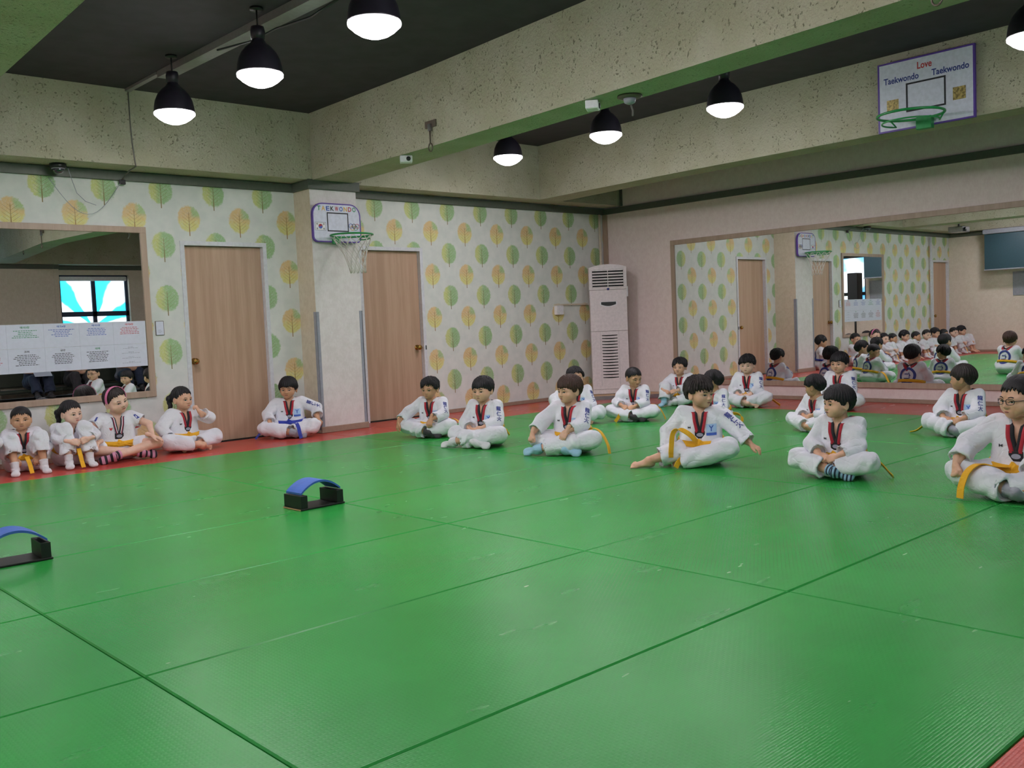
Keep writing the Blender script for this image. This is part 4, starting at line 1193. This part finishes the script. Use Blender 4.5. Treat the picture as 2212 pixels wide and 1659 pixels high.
    def jacket(p):
        q = (p-Pv.astype(F4))@Rt.astype(F4)
        t = trunk(p)
        wv = np.maximum((np.abs(q[:, 1])-.23*(q[:, 2]-zV))*.9, -(q[:, 0]-.0))
        nk = cap(q, (-.004, 0, .268-slump), (.012, 0, .42), .043, .056)
        t = smax(t, -np.minimum(wv, nk), .006)
        for i in (0, 1):
            el, w_ = arms[i][:2]; c = cuffs[i]; ax = nrm(w_-el)
            if short:
                c = SH[i]+(el-SH[i])*(-sleeve); ax = nrm(el-SH[i])
                sl = smax(cap(p, SH[i], el, .052, .056), (p-c.astype(F4))@ax.astype(F4), .004)
                inn = np.maximum(cap(p, SH[i], el, .043, .048), ((c-ax*.02).astype(F4)-p)@ax.astype(F4))
            else:
                fore = smax(cap(p, el, w_, .051, .059), (p-c.astype(F4))@ax.astype(F4), .004)
                sl = smin(cap(p, SH[i], el, .054, .054), fore, .015)+folds(p, .007)
                inn = np.maximum(cap(p, el, w_, .044, .049), ((c-ax*.022).astype(F4)-p)@ax.astype(F4))
            sl = np.maximum(sl, -inn)
            t = smin(t, sl, .014)
        return np.maximum(t, .006-p[:, 2])
    J = np.array(SH+[a[0] for a in arms]+cuffs+[Pv, N]); lo, hi = J.min(0)-.12, J.max(0)+.10
    lo = np.minimum(lo, Pv-A((.17, .19, .1))); hi = np.maximum(hi, Pv+A((.17, .19, .1)))
    v, f = surfnet(jacket, lo, hi, .0085*vox); jk = raw('jacket', v*s, f, CL[top], root, smooth=True)
    # ---- trousers
    if legsmat:
        def trousers(p):
            d = cap(p, HIP[0], HIP[1], .094, .094)
            for i in (0, 1):
                k, a = A(lg[i]['k']), A(lg[i]['a']); c = k+(a-k)*max(lg[i].get('hem', hem), .02); ax = nrm(a-k)
                if hem <= 0:
                    c = HIP[i]+(k-HIP[i])*(-hem); ax = nrm(k-HIP[i])
                    e = smax(cap(p, HIP[i], k, .082, .078), (p-c.astype(F4))@ax.astype(F4), .006)+folds(p, .003)
                else:
                    sh = smax(cap(p, k, a, .064, .069), (p-c.astype(F4))@ax.astype(F4), .005)
                    inn = np.maximum(cap(p, k, a, .053, .058), ((c-ax*.025).astype(F4)-p)@ax.astype(F4))
                    e = smin(cap(p, HIP[i], k, .084, .068), sh, .015)+folds(p, .010)
                    e = np.maximum(e, -inn)
                d = smin(d, e, .014)
            return np.maximum(d, .004-p[:, 2])
        J = np.array(HIP+[A(l['k']) for l in lg]+[A(l['a']) for l in lg]); lo, hi = J.min(0)-.115, J.max(0)+.115
        v, f = surfnet(trousers, lo, hi, .0085*vox); raw('trousers', v*s, f, CL[legsmat], root, smooth=True)
    # ---- collar: black inner and red outer band following the V opening
    def on_torso(qo, qi, off):
        qo, qi = np.asarray(qo, float), np.asarray(qi, float); d = qi-qo; d /= np.linalg.norm(d, axis=1)[:, None]
        return cast(torso, qo, d, 34)-d*np.asarray(off)[:, None] if np.ndim(off) else cast(torso, qo, d, 34)-d*off
    def band(sg, w0, w1, off):
        ks = np.linspace(0, 1, 16); rows = []
        for wv, of in ((w0, -.004), (w0, off), (w1, off), (w1, -.004)):
            qo, qi = [], []
            for k in ks:
                if k < .72:
                    z = zV-.012+(.272-slump-zV)*(k/.72); y = max(0, .23*(z-zV))+wv; top_ = max(0, (z-(.222-slump))/.05)
                    qo.append((.35, y, z+top_*.30)); qi.append((0, y*.92, z-.03*top_-.0))
                else:
                    a = (k-.72)/.28*PI*.5
                    r = .055+wv*.9; y = r*math.cos(a); x = -.012-(r-.008)*math.sin(a)
                    qo.append((x*1.5, y*1.5, .46)); qi.append((x, y, .20-slump))
            P_ = on_torso(np.array(qo)*[1, sg, 1], np.array(qi)*[1, sg, 1], of)
            rows.append(P_)
        n_ = len(ks); Vv = np.concatenate(rows); Ff = []
        for r_ in range(3):
            for k in range(n_-1):
                q = (r_*n_+k, r_*n_+k+1, (r_+1)*n_+k+1, (r_+1)*n_+k); Ff.append(q if sg > 0 else q[::-1])
        return Vv@Rt.T+Pv, Ff
    if collar:
        sets = dict(poom=((-.005, .011, 'blk', .006), (.011, .031, 'red', .0065)), black=((-.004, .03, 'blk', .007),), stripe=((0, .009, 'blk', .006), (.009, .016, 'white', .006), (.016, .022, 'red', .006), (.022, .028, 'navy', .006)))[collar]
        for w0, w1, ck, off in sets:
            mb = MB()
            for sg in (1, -1): v, f = band(sg, w0, w1, off+(.0015 if sg > 0 else 0)); mb.add(v*s, f, True)
            mb.build('collar_band', CL[ck], root)
        # badge where the V closes
        c = np.array([[.35, 0, zV-.028]]); P_ = on_torso(c, c*[0, 1, 1], .008)[0]
        def face_box(P0, hw, hh, dp, mat, name, off=0):
            e = [(dx, y, z) for dx in (0, dp) for y, z in ((-hw, -hh), (hw, -hh), (hw, hh), (-hw, hh))]
            v = [Pv+Rt@(P0+A((dx+off, y, z))) for dx, y, z in e]
            mb = MB(); mb.hexa([v[0], v[1], v[2], v[3], v[4], v[5], v[6], v[7]]); mb.v = [tuple(np.array(x)*s) for x in mb.v]; return mb.build(name, mat, root)
        if collar != 'black':
            bg_ = face_box(P_, .033, .024, .004, CL['blk'], 'badge')
            ov = [Pv+Rt@(P_+A((.0046, .022*math.cos(2*PI*k/14), .013*math.sin(2*PI*k/14)))) for k in range(14)]
            raw('badge_emblem', np.array(ov)*s, [tuple(range(14))], M['ink_grey'], bg_)
    # ---- belt
    if belt:
        zb = .082; n_ = 40; rows = []
        an = np.linspace(0, 2*PI, n_, endpoint=False)
        tilt = .012*np.cos(an)
        for dz, of in ((-.017, -.003), (-.017, .009), (.017, .009), (.017, -.003)):
            qo = np.stack([.4*np.cos(an), .4*np.sin(an), zb+dz-tilt], 1); qo = qo@Rt.T+Pv; qi = np.stack([0*an, 0*an, zb+dz-tilt], 1)@Rt.T+Pv; dd = qi-qo; dd /= np.linalg.norm(dd, axis=1)[:, None]
            rows.append(cast(trunk, qo, dd, 40)-dd*of)
        Vv = np.concatenate(rows); Ff = [(r_*n_+k, (r_+1)*n_+k, (r_+1)*n_+(k+1) % n_, r_*n_+(k+1) % n_) for r_ in range(3) for k in range(n_)]
        mb = MB(); mb.add(Vv*s, Ff, True)
        q = on_torso(np.array([[.4, 0, zb]]), np.array([[0, 0, zb]]), .014)[0]; kp = Pv+Rt@q; kp = cast(trunk, (kp+Rt@A((.1, 0, 0)))[None], Rt@A((-1, 0, 0)), 30)[0]+Rt@A((.012, 0, 0))
        mb.add(*[x if i else [tuple(np.array(y)*s) for y in x] for i, x in enumerate(ribbon([(kp+A((0, -.018, .012)), (0, .3, 1)), (kp+A((.008, 0, 0)), (0, .3, 1)), (kp+A((0, .018, -.012)), (0, .3, 1))], .032, .014))])
        bl_ = mb.build('belt', CL[belt], root)
        for tl in tails:
            pts, wd = tl
            pp = smooth_path(pts); v, f = ribbon([(p, wd) for p in pp], .034, .005)
            mb = MB(); mb.add(np.array(v)*s, f); mb.build('belt_end', CL[belt], bl_)
    # ---- printed marks laid on the jacket surface
    def lay(v2, f, c, d, up, mat, name, off=.0028, sub=None, sdf=None):
        """flat drawing v2 (u right, v up as the viewer sees it) thrown along d onto the jacket from point c"""
        d = nrm(d); r_ = nrm(np.cross(d, up)); u_ = np.cross(r_, d)
        o = A(c)-d*.25+np.asarray(v2)[:, :1]*r_+np.asarray(v2)[:, 1:2]*u_
        Vv = cast(sdf or jacket, o, d, 36, .5)-d*off
        mb = MB(); mb.add(Vv*s, f); return mb.build(name, mat, sub or root)
    if marks:
        front = Rt@A((-1, 0, 0)); upv = Rt@A((0, 0, 1))
        g5 = [(x/4-.5, y/4-.5) for y in range(5) for x in range(5)]; gf = [(y*5+x, y*5+x+1, y*5+x+6, y*5+x+5) for y in range(4) for x in range(4)]
        cc = T((.1, .076, .165-slump))
        if marks != 'plain':
            cp_ = lay(np.array(g5)*[.066, .056], gf, cc+upv*.006, front, upv, M['patchblue'], 'chest_patch', .0035, sdf=trunk)
            lay(np.array(g5)*[.066, .018], gf, cc-upv*.032, front, upv, M['ink_blue'], 'chest_patch_label', .0045, cp_, trunk)
            yv, yf = text_mesh('Y'); lay(yv[:, :2]*[.034, .038], yf, cc+upv*.006, front, upv, M['ink_blue'], 'patch_mark', .0055, cp_, trunk)
            # characters down the upper sleeve
            el = arms[0][0]; dd = nrm(A((-.75, -.66, -.15)))
            for k, ch in enumerate('龍仁大'):
                t_ = .18+.30*k; c = SH[0]+(el-SH[0])*t_+A((.0, .0, .0)); v, f = text_mesh(ch)
                lay(v[:, :2]*.040, f, c+A((.02, .02, .0)), dd, nrm(SH[0]-el), M['ink_navy'], 'sleeve_character', sub=jk)
        v, f = text_mesh('M'); lay(v[:, :2]*[.020, .013], f, T((.1, -.068, .178-slump)), front, upv, M['ink_black'], 'chest_mark', .004, jk, trunk)
        # round emblem on the back
        bc = T((-.1, 0, .145-slump)); bd = Rt@A((1, 0, 0)); n_ = 36
        rv = [(r_*math.cos(2*PI*k/n_), r_*math.sin(2*PI*k/n_)) for r_ in (.098, .089, .079, .070) for k in range(n_)]
        rf = [(j*n_+k, j*n_+(k+1) % n_, (j+1)*n_+(k+1) % n_, (j+1)*n_+k) for j in range(3) for k in range(n_)]
        rg_ = lay(rv, rf, bc, bd, upv, M['ink_navy'], 'back_emblem_ring', .004, sdf=trunk)
        v, f = text_mesh('仁'); lay(v[:, :2]*.080, f, bc, bd, upv, M['ink_navy'], 'back_emblem_mark', .006, rg_, trunk)
    if extra: extra(root, hx, s, hsdf, lay, T)
    return root

# ================================================================ who sits where
def glasses(root, hx, s, hsdf, lay, T):
    mb = MB()
    for sg in (-1, 1):
        c = [(.094-.012*abs(math.cos(a))*(1 if math.cos(a)*sg > 0 else .2), .031*sg+.0215*math.copysign(abs(math.cos(a))**.6, math.cos(a)), -.009+.0135*math.copysign(abs(math.sin(a))**.6, math.sin(a))) for a in [2*PI*k/24 for k in range(24)]]
        mb.tube([hx(np.array(p))*s for p in c], .0016*s, 6, True)
        mb.tube([hx(np.array(p))*s for p in ((.083, .053*sg, -.006), (.05, .074*sg, -.004), (-.005, .084*sg, -.004))], .0016*s, 6)
    mb.tube([hx(np.array(p))*s for p in ((.094, -.010, -.005), (.097, 0, -.003), (.094, .010, -.005))], .0016*s, 6)
    mb.build('glasses', M['black'], root)
def headband(root, hx, s, hsdf, lay, T):
    v, f = [], []; n = 26
    for k in range(n+1):
        a = math.radians(-100+200*k/n)
        for dx, rr in ((-.011, 1.0), (-.011, 1.05), (.011, 1.05), (.011, 1.0)):
            v.append(hx(np.array((.012+dx, .0905*rr*math.sin(a), .022+.0945*rr*math.cos(a))))*s)
    for k in range(n):
        for j in range(4): f.append((4*k+j, 4*k+(j+1) % 4, 4*k+4+(j+1) % 4, 4*k+4+j))
    f += [(0, 1, 2, 3), tuple(4*n+j for j in (3, 2, 1, 0))]
    raw('headband', v, f, CL['pinks'], root)
    # printed flames on both short sleeves and a mark on the chest
    for sg in (1, -1):
        for k in range(2):
            lay(np.array([(-.012, .012), (0, .007), (.012, .012), (.008, -.006), (0, -.014), (-.008, -.006)]), [(0, 1, 2, 3, 4, 5)], T((.05, .150*sg, .215-.034*k)), (-.6, -.75*sg, 0), (0, 0, 1), M['ink_red'], 'sleeve_mark')
        lay(np.array([(-.016, -.02), (-.004, -.02), (-.004, .024), (-.016, .024)]), [(0, 1, 2, 3)], T((.05, .135*sg, .255)), (-.6, -.5*sg, -.4), (0, 0, 1), M['ink_navy'], 'sleeve_mark')
    lay(np.array([(-.013, .012), (0, .006), (.013, .012), (.008, -.006), (0, -.014), (-.008, -.006)]), [(0, 1, 2, 3, 4, 5)], T((.1, -.06, .19)), (-1, 0, 0), (0, 0, 1), M['ink_red'], 'chest_mark')

LAP_L = dict(w=(.205, .045, .165), e=(-.2, 1, -.5), fd=(.35, -.85, -.35), dn=(.75, .2, .6), p='curl')
LAP_R = dict(w=(.195, -.055, .150), e=(-.2, -1, -.5), fd=(.45, .80, -.35), dn=(.75, -.2, .6), p='curl')
KN_L = dict(w=(.21, .17, .20), e=(-.3, 1, -.3), fd=(.75, .25, -.6), dn=(.4, .2, .9), p='rest')
KN_R = dict(w=(.21, -.17, .20), e=(-.3, -1, -.3), fd=(.75, -.25, -.6), dn=(.4, -.2, .9), p='rest')
def arm(w, e, fd, dn=(.6, 0, .8), p='rest'): return dict(w=w, e=e, fd=fd, dn=dn, p=p)
K = {}
# --- row on the open mat, nearest the mirror wall first
K['k6'] = person('boy with dark socks, hand hanging over his knee, sitting before the second door', (-4.51, -1.70), 208, .985, 12, head=(-5, 6, 0), style='side', sk=1, smile=-.3,
    L=arm((.265, .075, .185), (-.2, 1, -.3), (.45, -.1, -.85), (.9, .1, .4)), R=arm((.235, -.295, .145), (-.3, -1, .1), (.25, -.15, -1), (.7, -.6, .2), 'relax'),
    tails=[([(.0, .14, .14), (-.01, .20, .165), (.0, .27, .12), (.01, .315, .05), (.02, .345, .012)], (1, -.1, .2))], feet=('sockg', 'darkgrey'))
K['k7'] = person('small boy with bowl haircut, one white-socked foot stretched out, hands folded in lap', (-4.72, -2.72), 199, 1.03, 8, head=(-4, 4, 2), style='bowl', sk=0, fat=2, smile=-.5,
    L=LAP_L, R=LAP_R, legs=[dict(k=(.195, .215, .12), a=(.255, -.215, .055), t=(.05, -1, -.06), u=(.6, 0, .8)), dict(k=(.13, -.235, .11), a=(.285, .045, .055), t=(.1, 1, -.1), u=(.85, .1, .5))],
    tails=[([(.02, .135, .14), (-.03, .16, .12), (-.03, .19, .085)], (.6, .2, .8))], feet=('sockw', 'sockw'), hem=.78)
K['k8'] = person('boy with brown bowl haircut and pale blue socks, hand on his foot', (-4.66, -3.70), 199, 1.06, 6, head=(-27, 3, 0), style='bowl', hm='brown', sk=0, fat=1, smile=-.3,
    L=arm((.25, .055, .185), (-.2, 1, -.4), (.5, -.35, -.8), (.8, .1, .55)), R=arm((.285, -.245, .135), (-.2, -1, .2), (.45, -.1, -.85), (.8, -.5, .3), 'curl'),
    legs=[dict(k=(.175, .225, .12), a=(.285, -.185, .055), t=(.1, -1, -.1), u=(.8, 0, .6)), dict(k=(.14, -.23, .11), a=(.265, .05, .055), t=(.1, 1, -.1), u=(.85, .1, .5))],
    tails=[([(.08, .125, .15), (.09, .19, .195), (.10, .265, .17), (.115, .325, .08), (.13, .345, .012)], (1, -.15, .15))], feet=('skyb', 'skyb'))
K['k12'] = person('barefoot boy swinging one arm out, yellow belt ends looping, head turned sideways', (-4.63, -4.93), 212, 1.06, 4, head=(52, 2, 0), style='mop', hm='soft', sk=0, fat=1,
    L=arm((.12, .345, .125), (-.6, .6, .5), (.3, .85, -.45), (.2, .3, .9), 'relax'), R=arm((.10, -.215, .085), (-.6, -.8, .3), (.35, -.1, -.9), (.4, -.8, .3), 'relax'),
    legs=[dict(k=(.195, .185, .125), a=(.215, -.085, .052), t=(-.3, -1, -.1), u=(.8, 0, .6), hem=1.12), dict(k=(.13, -.155, .095), a=(.215, -.335, .050), t=(.22, -1, -.02), u=(.6, .1, .8))],
    tails=[([(.125, -.01, .14), (.165, -.05, .205), (.185, -.115, .25), (.20, -.165, .235), (.215, -.18, .14), (.215, -.185, .07)], (.55, -.83, 0)),
           ([(.125, .01, .135), (.19, .0, .10), (.225, -.06, .095), (.255, -.12, .06), (.27, -.15, .012)], (.2, -.3, .9))], feet=('bare', 'bare'), hem=.62, sleeve=.8)
K['k15'] = person('boy with black bowl haircut and blue striped sock, hands clasped before his badge', (-4.555, -5.98), 185, .985, 8, head=(-36, 0, 0), style='bowl', sk=0, fat=2, smile=-.2,
    L=dict(LAP_L, w=(.225, .05, .150)), R=dict(LAP_R, w=(.215, -.06, .150)), marks='plain', tails=[([(.0, .135, .14), (-.02, .19, .125), (-.015, .25, .075), (.0, .30, .030), (.01, .325, .012)], (.5, -.2, .8))], feet=('sockw', 'stripe'), hem=.72)
K['k19'] = person('boy wearing thin dark glasses at the picture edge, fists on his knees', (-4.66, -7.10), 180, 1.13, 6, head=(-30, 4, 0), style='crop', sk=0, fat=2, smile=-.3, shut=.2,
    L=arm((.26, .085, .085), (-.2, 1, .1), (.6, -.2, -.7), (.8, .2, .5), 'fist'), R=arm((.225, -.235, .155), (-.5, -1, .2), (.55, .1, -.8), (.7, -.6, .3), 'fist'),
    tails=[([(.135, -.02, .15), (.165, -.09, .155), (.215, -.135, .168), (.268, -.165, .135), (.300, -.18, .07), (.305, -.185, .012)], (.15, 1, .1))], feet=('sockg', 'sockg'), extra=glasses)
# --- second row
K['k9'] = person('boy half hidden behind the brown-haired boy, before the air conditioner', (-3.05, -2.22), 225, .99, 6, head=(8, -4, 6), style='side', sk=0, R=arm((.20, -.2, .16), (-.3, -1, 0), (.6, -.3, -.7)), L=LAP_L)
K['k10'] = person('short-haired boy looking down sideways, belt end in hand, by the air conditioner', (-2.57, -2.62), 205, .94, 10, head=(52, 14, 0), style='crop', sk=1, L=dict(LAP_L, w=(.23, .03, .165)), R=dict(LAP_R, w=(.22, -.09, .17)), smile=.6, shut=.5,
    tails=[([(.13, -.01, .13), (.20, -.06, .12), (.27, -.10, .10), (.29, -.13, .05), (.30, -.16, .012)], (.3, -.6, .6)), ([(.03, .13, .14), (.03, .20, .175), (.04, .27, .14), (.05, .32, .06), (.06, .34, .012)], (1, -.1, .2))], feet=('sockw', 'darkgrey'))
K['k13'] = person('boy facing away with belt end curling on the mat, behind the arm-swinging boy', (-2.53, -3.63), 172, .90, 14, head=(-62, 4, 0), style='mop', sk=1, L=LAP_L, R=LAP_R,
    tails=[([(.02, .14, .12), (-.03, .21, .12), (-.05, .26, .09), (-.02, .28, .035), (.05, .27, .012)], (.6, -.3, .7))])
K['k16'] = person('boy turned away, mostly hidden behind the boy with the striped sock', (-2.53, -4.71), 165, .88, 16, head=(-72, 6, 0), style='mop', sk=1, L=LAP_L, R=LAP_R, slump=.02,
    tails=[([(.02, .14, .13), (-.03, .20, .14), (-.06, .24, .10)], (.6, -.3, .7))])
K['k18'] = person('boy with face turned to the mirror, belt ends trailing, behind the boy in glasses', (-2.31, -5.87), 172, .98, 10, head=(-74, 2, 0), style='bowl', hm='soft', sk=1, fat=1, L=dict(LAP_L, w=(.22, .06, .15)), R=dict(LAP_R, w=(.21, -.08, .15)),
    tails=[([(.04, .14, .13), (.05, .19, .11), (.07, .22, .06), (.09, .24, .02)], (.9, -.2, .2)), ([(.10, -.13, .12), (.12, -.27, .10), (.15, -.36, .03), (.16, -.42, .010)], (.9, .2, .3))], feet=('sockg', 'sockg'))
# --- third row along the long mirror
K['k11'] = person('boy hugging one raised knee at the frame corner of the long mirror', (-1.02, -2.05), 197, .965, 10, head=(0, 2, 0), style='side', sk=0, L=dict(w=(.25, .0, .19), e=(-.2, 1, -.4), fd=(.3, -.9, -.2), dn=(.8, .2, .5), p='curl'), R=dict(w=(.27, -.13, .19), e=(-.2, -1, -.3), fd=(.3, .7, -.5), dn=(.8, -.3, .5), p='curl'),
    legs=[dict(k=(.165, .235, .115), a=(.25, -.02, .060), t=(-.1, -1, -.12), u=(.85, -.1, .5)), dict(k=(.19, -.15, .235), a=(.28, -.14, .065), t=(1, -.15, -.1), u=(0, 0, 1))], feet=('sockw', 'skyb'), belt='yellow', smile=.5)
K['k14'] = person('boy with thick fringe before the mirror, hands in lap, belt end trailing behind', (-.90, -2.90), 198, 1.0, 8, head=(0, 2, 0), style='mop', sk=2, fat=1, L=dict(LAP_L, w=(.20, .03, .14)), R=dict(LAP_R, w=(.20, -.06, .14)), smile=.2, shut=.3,
    tails=[([(.0, .14, .14), (-.02, .20, .12), (-.02, .27, .06), (-.01, .34, .012)], (.5, -.2, .8))], hem=.8)
K['k17'] = person('boy with heavy black fringe sitting against the long mirror, behind the striped-sock boy', (-.83, -3.99), 184, 1.03, 6, head=(-2, 3, 0), style='bowl', sk=0, fat=1, L=LAP_L, R=LAP_R, smile=-.3)
# --- row along the wallpaper wall
yw = -.30
K['k5'] = person('boy with a dark blue belt sitting against the wall beside the column', (-5.31, -.33), 238, 1.03, 2, head=(-13, 5, 0), style='bowl', sk=1, belt='bluebelt', shut=.2,
    L=arm((.13, .275, .175), (-.5, .8, .2), (.5, .45, -.6), (.3, .6, .7)), R=arm((.20, -.175, .145), (-.4, -1, .1), (.7, .3, -.5), (.5, -.2, .8), 'curl'),
    tails=[([(.12, .02, .13), (.20, .06, .15), (.27, .085, .12), (.32, .10, .05), (.34, .11, .012)], (.3, 1, .1)), ([(.08, -.12, .12), (.12, -.23, .13), (.16, -.29, .06), (.17, -.33, .012)], (.8, .6, .1))], feet=('sockg', 'sockg'), hem=.78)
K['k4'] = person('girl with dark ponytail biting her finger, sitting cross-legged by the first door', (-6.47, -.37), 276, 1.02, 4, head=(14, 2, 0), style='bun', sk=0, girl=True, fat=1, sleeve=.62,
    L=dict(w=(.185, .075, .36), e=(.1, 1, -.6), fd=(-.15, -.45, .85), dn=(.7, .6, .2), p='curl'), R=arm((.14, -.195, .115), (-.3, -1, .1), (.5, .25, -.8), (.6, -.6, .3)), tails=(), marks='plain', hem=.72)
K['k3'] = person('bigger girl with pink headband and short sleeves, hands on crossed bare legs', (-7.09, -.40), 262, 1.10, 8, head=(26, 4, 14), style='girl', hm='soft', sk=2, fat=2, girl=True, sleeve=-.62, hem=-.62, collar='stripe', marks=None, shut=.5, smile=.6,
    L=arm((.24, .225, .185), (-.3, 1, .2), (.55, .75, -.35), (.2, .2, 1), 'flat'), R=arm((.215, -.19, .165), (-.3, -1, .2), (.5, -.8, -.3), (.2, -.2, 1), 'flat'),
    legs=[dict(k=(.19, .27, .125), a=(.305, -.09, .060), t=(-.15, -1, -.15), u=(.85, -.1, .5)), dict(k=(.17, -.25, .115), a=(.235, .15, .060), t=(0, 1, -.1), u=(.85, .1, .5))],
    tails=[([(.12, -.02, .13), (.16, -.055, .085), (.215, -.03, .045)], (.3, .8, .4)), ([(.12, .02, .13), (.17, .10, .10), (.2, .085, .035)], (.9, .3, .2))], feet=('band', 'band'), extra=headband)
K['k2'] = person('girl with dark tied-back hair hugging her knees, yellow belt end between white socks', (-7.47, -.37), 264, .97, 14, head=(26, 4, 2), style='bun', sk=2, fat=2, girl=True, collar='black',
    L=dict(w=(.325, .075, .245), e=(0, 1, -.3), fd=(.15, -.95, -.25), dn=(.95, 0, .3), p='curl'), R=dict(w=(.325, -.06, .235), e=(0, -1, -.3), fd=(.2, .95, -.25), dn=(.95, 0, .3), p='rest'), legs='up', sleeve=.70, marks='plain',
    tails=[([(.30, .0, .17), (.345, .0, .12), (.37, .005, .06), (.40, .01, .012)], (0, 1, .1))], feet=('sockw', 'sockw'), hem=.78)
K['k1'] = person('small round-faced boy looking at the camera, knees up, in white socks', (-7.86, -.38), 262, .93, 10, head=(-6, 0, 0), style='crop', sk=1, fat=2, smile=.5, shut=.3,
    L=arm((.22, .10, .14), (-.5, 1, 0), (.6, -.4, -.6)), R=arm((.22, -.10, .14), (-.5, -1, 0), (.6, .4, -.6)), legs=[dict(k=(.215, .115, .31), a=(.305, .125, .065), t=(1, .15, -.12), u=(0, 0, 1)), dict(k=(.215, -.115, .31), a=(.305, -.105, .065), t=(1, -.15, -.12), u=(0, 0, 1))],
    tails=[([(.24, .0, .15), (.31, .01, .09), (.35, .02, .012)], (0, 1, .1))], feet=('sockw', 'sockw'), hem=.52, marks=None)
K['k0'] = person('child cut off by the picture edge, only bare foot and trouser leg showing', (-8.28, -.42), 268, 1.0, 10, head=(0, 4, 0), style='side', sk=0, legs='up', feet=('bare', 'bare'), hem=.66,
    L=arm((.29, .07, .24), (0, 1, 0), (.2, -.9, -.2)), R=arm((.29, -.07, .24), (0, -1, 0), (.2, .9, -.2)), marks=None)

# --- the rest of that row, which the photograph shows only in the long mirror
src = ['k1', 'k2', 'k0', 'k1', 'k2', 'k0']
why = ['first past the picture edge', 'second past the picture edge', 'third past the picture edge', 'fourth past the picture edge', 'beside the white pipe', 'last of the row by the far door']
for i, (k, wh) in enumerate(zip(src, why)):
    r = dup(K[k], label='child with knees up in the long mirror, ' + wh, group='children seen only in the long mirror')
    r.location = (-8.80-.44*i, -.42, 0); r.rotation_euler = (0, 0, math.radians(266+(i*37) % 13-6))

# --- grown-ups on the bench behind the camera, seen in the near mirror
def adult(label, x, top, legs_, hm, hands, style='crop', girl=False):
    return person(label, (x, YD+.70), 90, 1.36, 4, head=(0, 6, 0), hs=.80, style=style, hm=hm, sk=0, girl=girl, top=top, legsmat=legs_, belt=None, collar=None, marks=None, legs='chair', seat=.225, sleeve=-.75, hem=.9,
                  L=hands[0], R=hands[1], feet=('darkgrey', 'darkgrey'), vox=1.25)
hp = (dict(w=(.25, .05, .37), e=(-.4, 1, -.2), fd=(.7, -.5, -.3), dn=(.3, .2, .9), p='rest'), dict(w=(.25, -.05, .37), e=(-.4, -1, -.2), fd=(.7, .5, -.3), dn=(.3, -.2, .9), p='rest'))
adult('grown-up in dark blue with a white sheet on the lap', -4.5, 'navy', 'denim', 'black', hp)
adult('grown-up in black shirt with long hair, seen in the near mirror', -3.75, 'darkgrey', 'darkgrey', 'soft', hp, 'long', True)
adult('grown-up in maroon shirt near the mirror frame edge', -2.05, 'maroon', 'denim', 'black', hp, 'side')
adult('grown-up in grey shirt further along the bench', -2.75, 'greyc', 'denim', 'black', hp)
pz = boxo('paper_sheet', M['paperwhite'], -.15, -.105, -.001, .15, .105, .001)
pz.location = (-4.5, YD+1.20, .475); pz.rotation_euler = (math.radians(-22), 0, math.radians(8)); tag(pz, 'white sheet of paper on the lap of the grown-up in dark blue', 'paper')
